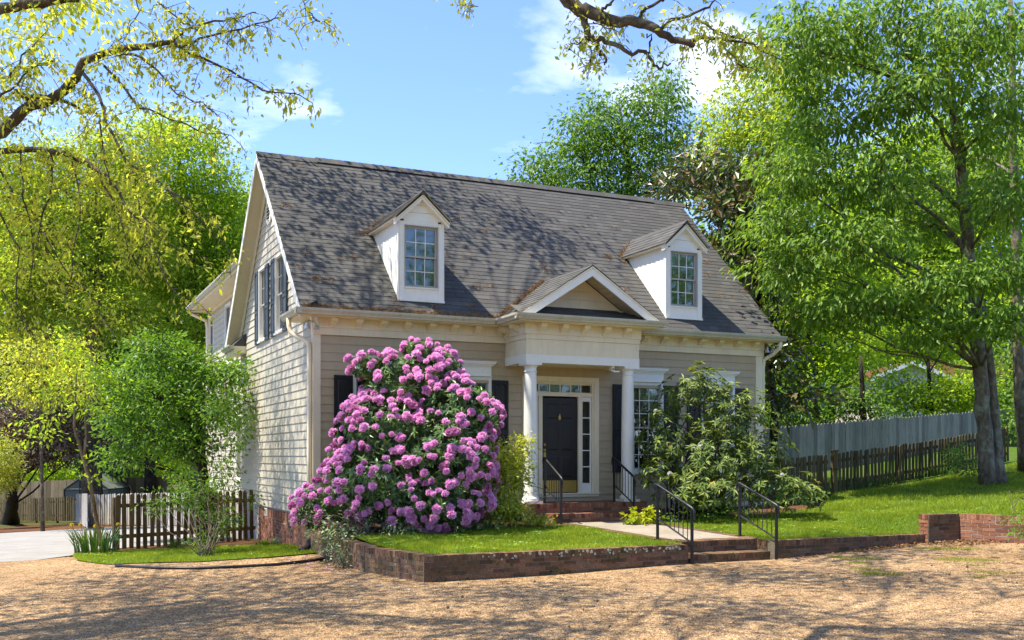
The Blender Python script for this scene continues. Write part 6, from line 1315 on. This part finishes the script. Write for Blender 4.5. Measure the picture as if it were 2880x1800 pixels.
# ================================================================== grass, litter and small things
def inpatch(P, A, B):
    def res(Q, n):
        Q = np.array(Q, float); Ls = np.r_[0, np.cumsum(np.linalg.norm(np.diff(Q, axis=0), axis=1))]; t = P * Ls[-1]; return np.c_[np.interp(t, Ls, Q[:, 0]), np.interp(t, Ls, Q[:, 1])]
    return res(A, 0), res(B, 0)
def grass(name, label, A, B, fn, n, h=0.055, w=0.008, dz=0.0, tmin=0, tmax=1, keep=None):
    u = RNG.random(n); v = RNG.uniform(tmin, tmax, n); a, b = inpatch(u, A, B); P2 = a * (1 - v[:, None]) + b * v[:, None]
    if keep is None: keep = lambda Q: RNG.random(len(Q)) < 0.62 + 0.45 * np.sin(Q[:, 0] * 2.3 + 0.6 * np.sin(Q[:, 1] * 1.7)) * np.cos(Q[:, 1] * 2.9 + np.sin(Q[:, 0] * 1.1))
    P2 = P2[keep(P2)]; n = len(P2)
    Z = np.array([fn(x, y) for x, y in P2]) + dz; P = np.c_[P2, Z]
    hm = h * RNG.uniform(0.5, 1.25, n) * (0.75 + 0.5 * np.abs(np.sin(P2[:, 0] * 1.7) * np.cos(P2[:, 1] * 2.1))); an = RNG.uniform(0, 6.28, n); s = np.c_[np.cos(an), np.sin(an), np.zeros(n)] * (w / 2); lean = np.c_[RNG.normal(size=(n, 2)) * 0.45, np.ones(n)] * hm[:, None]
    V = np.stack([P - s, P + s, P + lean], 1).reshape(-1, 3); F = np.arange(3 * n).reshape(-1, 3)
    o = mesh_np(name, V, F, M['grass']); tag(o, label, 'grass', kind='stuff'); return o
grass('grass', 'bright green turf on the left front lawn inside the brick wall', *LAWN_A, zl, 120000)
grass('grass', 'bright green turf on the lawn right of the path', *LAWN_B1, zl, 120000)
grass('grass', 'sloping green turf under the big tree on the right', *LAWN_B2, zl, 210000, 0.07, 0.012)
grass('grass', 'strip of shaded turf between the gravel and the brown picket fence', *STRIP, zgn, 65000, 0.06, 0.009, 0.012)
def weeds():
    P = []
    for A, B, fn, n in ((LAWN_A[0], LAWN_A[1], zl, 900), (LAWN_B1[0], LAWN_B1[1], zl, 900), (LAWN_B2[0], LAWN_B2[1], zl, 1500), (STRIP[0], STRIP[1], zgn, 500)):
        k = n // 12; u, v = RNG.random(k), RNG.random(k); a, b = inpatch(u, A, B); C = a * (1 - v[:, None]) + b * v[:, None]; C = np.repeat(C, 12, 0) + RNG.normal(size=(k * 12, 2)) * 0.06; P.append(np.c_[C, [fn(x, y) + 0.035 + 0.02 * RNG.random() for x, y in C]])
    P = np.concatenate(P); n = len(P); an = RNG.uniform(0, 6.28, n); D = np.c_[np.cos(an), np.sin(an), RNG.uniform(0, 0.6, n)]; N = np.c_[RNG.normal(size=(n, 2)) * 0.4, np.ones(n)]; ll = RNG.uniform(0.025, 0.06, n)
    V, F = leaf_geo(P, D, N, ll, ll * 0.8, 0.2); tag(mesh_np('lawn_weeds', V, F, M['leaf_right']), 'pale clover and weeds scattered through the turf', 'weeds', kind='stuff')
weeds()
def tufts():
    A = ([(5.5, -9.6), (10.3, -9.6)], [(6.8, -6.2), (10.3, -6.3)])
    def keep(P): return (np.sin(P[:, 0] * 3.1 + 1.0) * np.cos(P[:, 1] * 2.3) + np.sin(P[:, 0] * 7.3 + P[:, 1] * 5.1) * 0.5 > 0.75)
    grass('grass', 'sparse weedy tufts growing through the gravel by the right wall', *A, zgn, 26000, 0.045, 0.008, 0, keep=keep)
tufts()
def scatter_litter(name, label, boxes, n, L, mat, fn, flat=True, dz=0.004):
    P = []
    for (x0, x1, y0, y1, w) in boxes:
        k = int(n * w); P.append(np.c_[RNG.uniform(x0, x1, k), RNG.uniform(y0, y1, k)])
    P2 = np.concatenate(P); n = len(P2); P = np.c_[P2, [fn(x, y) + dz for x, y in P2]]; an = RNG.uniform(0, 6.28, n); D = np.c_[np.cos(an), np.sin(an), RNG.uniform(0, 0.35, n)]; N = np.c_[RNG.normal(size=(n, 2)) * 0.3, np.ones(n)]
    ll = L * RNG.uniform(0.4, 1.5, n); V, F = leaf_geo(P, D, N, ll, ll * RNG.uniform(0.3, 0.8, n), 0.3); o = mesh_np(name, V, F, M[mat]); tag(o, label, 'leaf litter', kind='stuff'); return o
scatter_litter('fallen_leaves', 'brown oak leaves drifted against the foot of the right brick walls', [(8.0, 10.5, -6.25, -5.97, 0.5), (9.5, 10.7, -6.9, -6.1, 0.4), (6.5, 9, -6.2, -5.97, 0.1)], 900, 0.055, 'litter', zgn, dz=0.02)
scatter_litter('drive_litter', 'scattered twigs and leaf bits over the gravel drive', [(-12, 12, -16, -6.0, 0.75), (-5, 0.2, -7, -1.3, 0.25)], 9000, 0.022, 'litter', zgn)
scatter_litter('fallen_petals', 'pink petals fallen on the gravel below the rhododendron', [(-1.0, 0.0, -4.4, -1.3, 1.0)], 90, 0.05, 'petal_pink', zgn, dz=0.02)
def pebbles():
    n = 60000; f = RNG.uniform(7.5, 15.5, n) ; r = RNG.uniform(-0.52, 0.52, n) * f; P2 = CAM[:2] + r[:, None] * RV[:2] + f[:, None] * FV[:2]
    ok = (P2[:, 1] < -6.0) | ((P2[:, 0] < -0.4) & (P2[:, 1] < -2.0)); P2 = P2[ok]; n = len(P2); Z = np.array([zgn(x, y) for x, y in P2]); P = np.c_[P2, Z]; s = RNG.uniform(0.004, 0.011, n)
    an = RNG.uniform(0, 6.28, n); c, d = np.cos(an), np.sin(an); z0 = np.zeros(n)
    a = np.c_[c, d, z0] * s[:, None]; b = np.c_[-d, c, z0] * (s * RNG.uniform(0.6, 1, n))[:, None]; up = np.c_[RNG.normal(size=n) * 0.2, RNG.normal(size=n) * 0.2, np.ones(n)] * (s * RNG.uniform(0.7, 1.1, n))[:, None]
    V = np.stack([P - a, P - b, P + a, P + b, P + up], 1).reshape(-1, 3); o = np.arange(n)[:, None] * 5
    F = np.concatenate([o + np.array(q) for q in ((0, 1, 4), (1, 2, 4), (2, 3, 4), (3, 0, 4))]); tag(mesh_np('gravel_stones', V, F, M['pebble']), 'loose tan stones lying on the gravel drive', 'gravel', kind='stuff')
pebbles()
def needles():
    Vp = []
    def roofpt(x, y): return np.array([x, y, roofz(y)]) + ND * 0.012
    P = []
    for _ in range(70):                                    # small clumps all over the left and lower roof
        x = random.uniform(-0.2, 8.0) if random.random() < 0.75 else random.uniform(8, 11); y = EY + 0.1 + abs(random.gauss(0, 1.6))
        if y > 3.6: continue
        for _ in range(random.randint(8, 30)): P.append(roofpt(x + random.gauss(0, 0.07), max(EY, y + random.gauss(0, 0.035))))
    for _ in range(1100): P.append(roofpt(random.uniform(-0.3, 3.7) ** 1.0, EY + 0.01 + abs(random.gauss(0, 0.035)) + 0.02 * math.sin(_)))
    for _ in range(1500):                                  # the valley beside the portico
        t = random.random(); z = PZE + t * (PZR - PZE); x = PC - PHW * (1 - t) - abs(random.gauss(0, 0.07)); y = roofy(z); P.append(roofpt(x + 0.03, y - random.uniform(0, 0.02)))
    for xc in (2.18, 8.525):
        for _ in range(260): t = random.random(); z = 6.60 + t * 0.5; x = xc - 0.60 * (1 - t / 0.95) - abs(random.gauss(0, 0.05)); P.append(roofpt(x, roofy(z)))
    P = np.array(P); n = len(P); an = RNG.uniform(0, 6.28, n); D = np.cos(an)[:, None] * np.array([1, 0, 0]) + np.sin(an)[:, None] * VD + ND * RNG.uniform(0, 0.5, (n, 1)); N = np.tile(ND, (n, 1))
    V, F = leaf_geo(P, D, N, RNG.uniform(0.05, 0.11, n), np.full(n, 0.010), 0.3); tag(mesh_np('pine_needles', V, F, M['needle'], house), kind='stuff')
needles()
def cones():
    mb = MB(); prof = [(0.0, -0.028), (0.018, -0.022), (0.028, -0.008), (0.024, 0.012), (0.012, 0.028), (0.0, 0.034)]
    vs = []; n = 7
    for i, (r, z) in enumerate(prof):
        for k in range(n): vs.append(((r + (0.004 if (i + k) % 2 else 0)) * math.cos(2 * math.pi * k / n + i * 0.4), (r + (0.004 if (i + k) % 2 else 0)) * math.sin(2 * math.pi * k / n + i * 0.4), z))
    fs = [(i * n + k, i * n + (k + 1) % n, (i + 1) * n + (k + 1) % n, (i + 1) * n + k) for i in range(len(prof) - 1) for k in range(n)]
    o = mb.add(vs, fs).build('pine_cone', M['bark_tan']); me = o.data; bpy.data.objects.remove(o)
    for px, py in ((1590, 1690), (1503, 1640), (1260, 1713), (1680, 1695), (1640, 1720), (1300, 1685), (1085, 1697), (1760, 1660), (2430, 1563), (2075, 1616), (2620, 1592), (2720, 1598), (2330, 1618), (2590, 1635), (2670, 1622), (2830, 1637), (2860, 1643), (2370, 1640), (1600, 1765), (1715, 1768), (1990, 1700)):
        p = gnd(px, py); o = bpy.data.objects.new('pine_cone', me); COL.objects.link(o); o.location = (p[0], p[1], zgn(p[0], p[1]) + 0.018); o.rotation_euler = (random.uniform(1.2, 1.9), 0, random.uniform(0, 6.28)); s = random.uniform(0.4, 0.7); o.scale = (s, s, s)
        tag(o, 'small brown pine cone lying on the gravel drive', 'pine cone', 'pine cones on the gravel')
cones()
hp = [gnd(325, 1597), gnd(440, 1604), gnd(560, 1604), gnd(680, 1598), gnd(780, 1591), gnd(860, 1580), gnd(915, 1574)]
hose = MB().tube([(p[0], p[1], zgn(p[0], p[1]) + 0.024) for p in hp], 0.024, 8).build('drain_pipe', M['plastic_black'], None, True); tag(hose, 'black corrugated drain pipe along the edge of the grass strip', 'pipe')
# greenhouse
def greenhouse():
    c = at(243, 1400, 48); z = zg(c[0], c[1]); g = empty('greenhouse', (c[0], c[1], z), 'small green framed glass greenhouse behind the far fence', 'greenhouse')
    q = lambda u, w, h: c[:2].tolist() and tuple(np.array([c[0], c[1], z]) + RV * u + FV * w + np.array([0, 0, h]))
    ez, az, hw = 1.8 - (92 / FPX * 48) - z, 1.8 - (48 / FPX * 48) - z, 1.03
    for w in (0, 2.6):
        mb = MB()
        for a, b in (((-hw, 0), (-hw, ez)), ((hw, 0), (hw, ez)), ((-hw, ez), (0, az)), ((hw, ez), (0, az)), ((-hw, ez), (hw, ez)), ((-0.32, 0), (-0.32, ez + 0.45)), ((0.32, 0), (0.32, ez + 0.45)), ((-0.32, ez + 0.42), (0.32, ez + 0.42))): mb.tube([q(a[0], w, a[1]), q(b[0], w, b[1])], 0.035, 6)
        mb.build('frame', M['greenhouse_frame'], g)
        MB().extrude([q(-hw, w + 0.02, 0), q(hw, w + 0.02, 0), q(hw, w + 0.02, ez), q(0, w + 0.02, az), q(-hw, w + 0.02, ez)], FV * 0.006).build('pane', M['greenhouse_glass'], g)
    for s_ in (-1, 1):
        MB().tube([q(s_ * hw, 0, ez), q(s_ * hw, 2.6, ez)], 0.03, 6).tube([q(s_ * hw, 0, 0.05), q(s_ * hw, 2.6, 0.05)], 0.03, 6).build('side_rail', M['greenhouse_frame'], g)
        MB().extrude([q(s_ * hw, 0, ez + 0.01), q(s_ * hw, 2.6, ez + 0.01), q(0, 2.6, az + 0.01), q(0, 0, az + 0.01)], (0, 0, 0.006)).build('roof_pane', M['greenhouse_glass'], g)
        MB().extrude([q(s_ * hw, 0, 0), q(s_ * hw, 2.6, 0), q(s_ * hw, 2.6, ez), q(s_ * hw, 0, ez)], RV * 0.006).build('side_pane', M['greenhouse_glass'], g)
    MB().tube([q(0, 0, az), q(0, 2.6, az)], 0.03, 6).build('ridge_bar', M['greenhouse_frame'], g)
greenhouse()
# neighbour house
def neighbour():
    c = at(2567, 1013, 50); z = c[2]; g = empty('neighbour_house', (c[0], c[1], zl(c[0], c[1])), 'neighbour house with brown roof and white gable trim behind the trees', 'house')
    q = lambda u, w, h: tuple(c + RV * u + FV * w + np.array([0, 0, h])); hw, dr_ = 1.75, 0.72
    MB().extrude([q(-hw, 0.3, -4.2), q(hw * 1.4, 0.3, -4.2), q(hw * 1.2, 0.3, -dr_ * 1.2), q(0, 0.3, -0.12), q(-hw, 0.3, -dr_ - .1)], FV * 6).build('wall', M['soffit'], g)
    for s_, e in ((-1, 1.15), (1, 1.7)):
        MB().hexa([q(0, 0, -0.06), q(s_ * hw * e, 0, -dr_ * e - 0.06), q(s_ * hw * e, 7, -dr_ * e - 0.06), q(0, 7, -0.06), q(0, 0, 0), q(s_ * hw * e, 0, -dr_ * e), q(s_ * hw * e, 7, -dr_ * e), q(0, 7, 0)]).build('roof', M['mulch'], g)
        MB().hexa([q(0, -0.05, -0.20), q(s_ * hw * e, -0.05, -dr_ * e - 0.20), q(s_ * hw * e, 0.0, -dr_ * e - 0.20), q(0, 0.0, -0.20), q(0, -0.05, 0.0), q(s_ * hw * e, -0.05, -dr_ * e), q(s_ * hw * e, 0.0, -dr_ * e), q(0, 0.0, 0.0)]).build('rake_board', M['white'], g)
    MB().hexa([q(2.0, 3, -0.9), q(7, 3, -0.9), q(7, 6, 0.35), q(2.0, 6, 0.35), q(2.0, 3, -0.82), q(7, 3, -0.82), q(7, 6, 0.43), q(2.0, 6, 0.43)]).build('roof', M['mulch'], g)
    MB().hexa([q(2.0, 2.95, -1.0), q(7, 2.95, -1.0), q(7, 3.0, -1.0), q(2.0, 3.0, -1.0), q(2.0, 2.95, -0.85), q(7, 2.95, -0.85), q(7, 3.0, -0.85), q(2.0, 3.0, -0.85)]).build('fascia', M['white'], g)
neighbour()
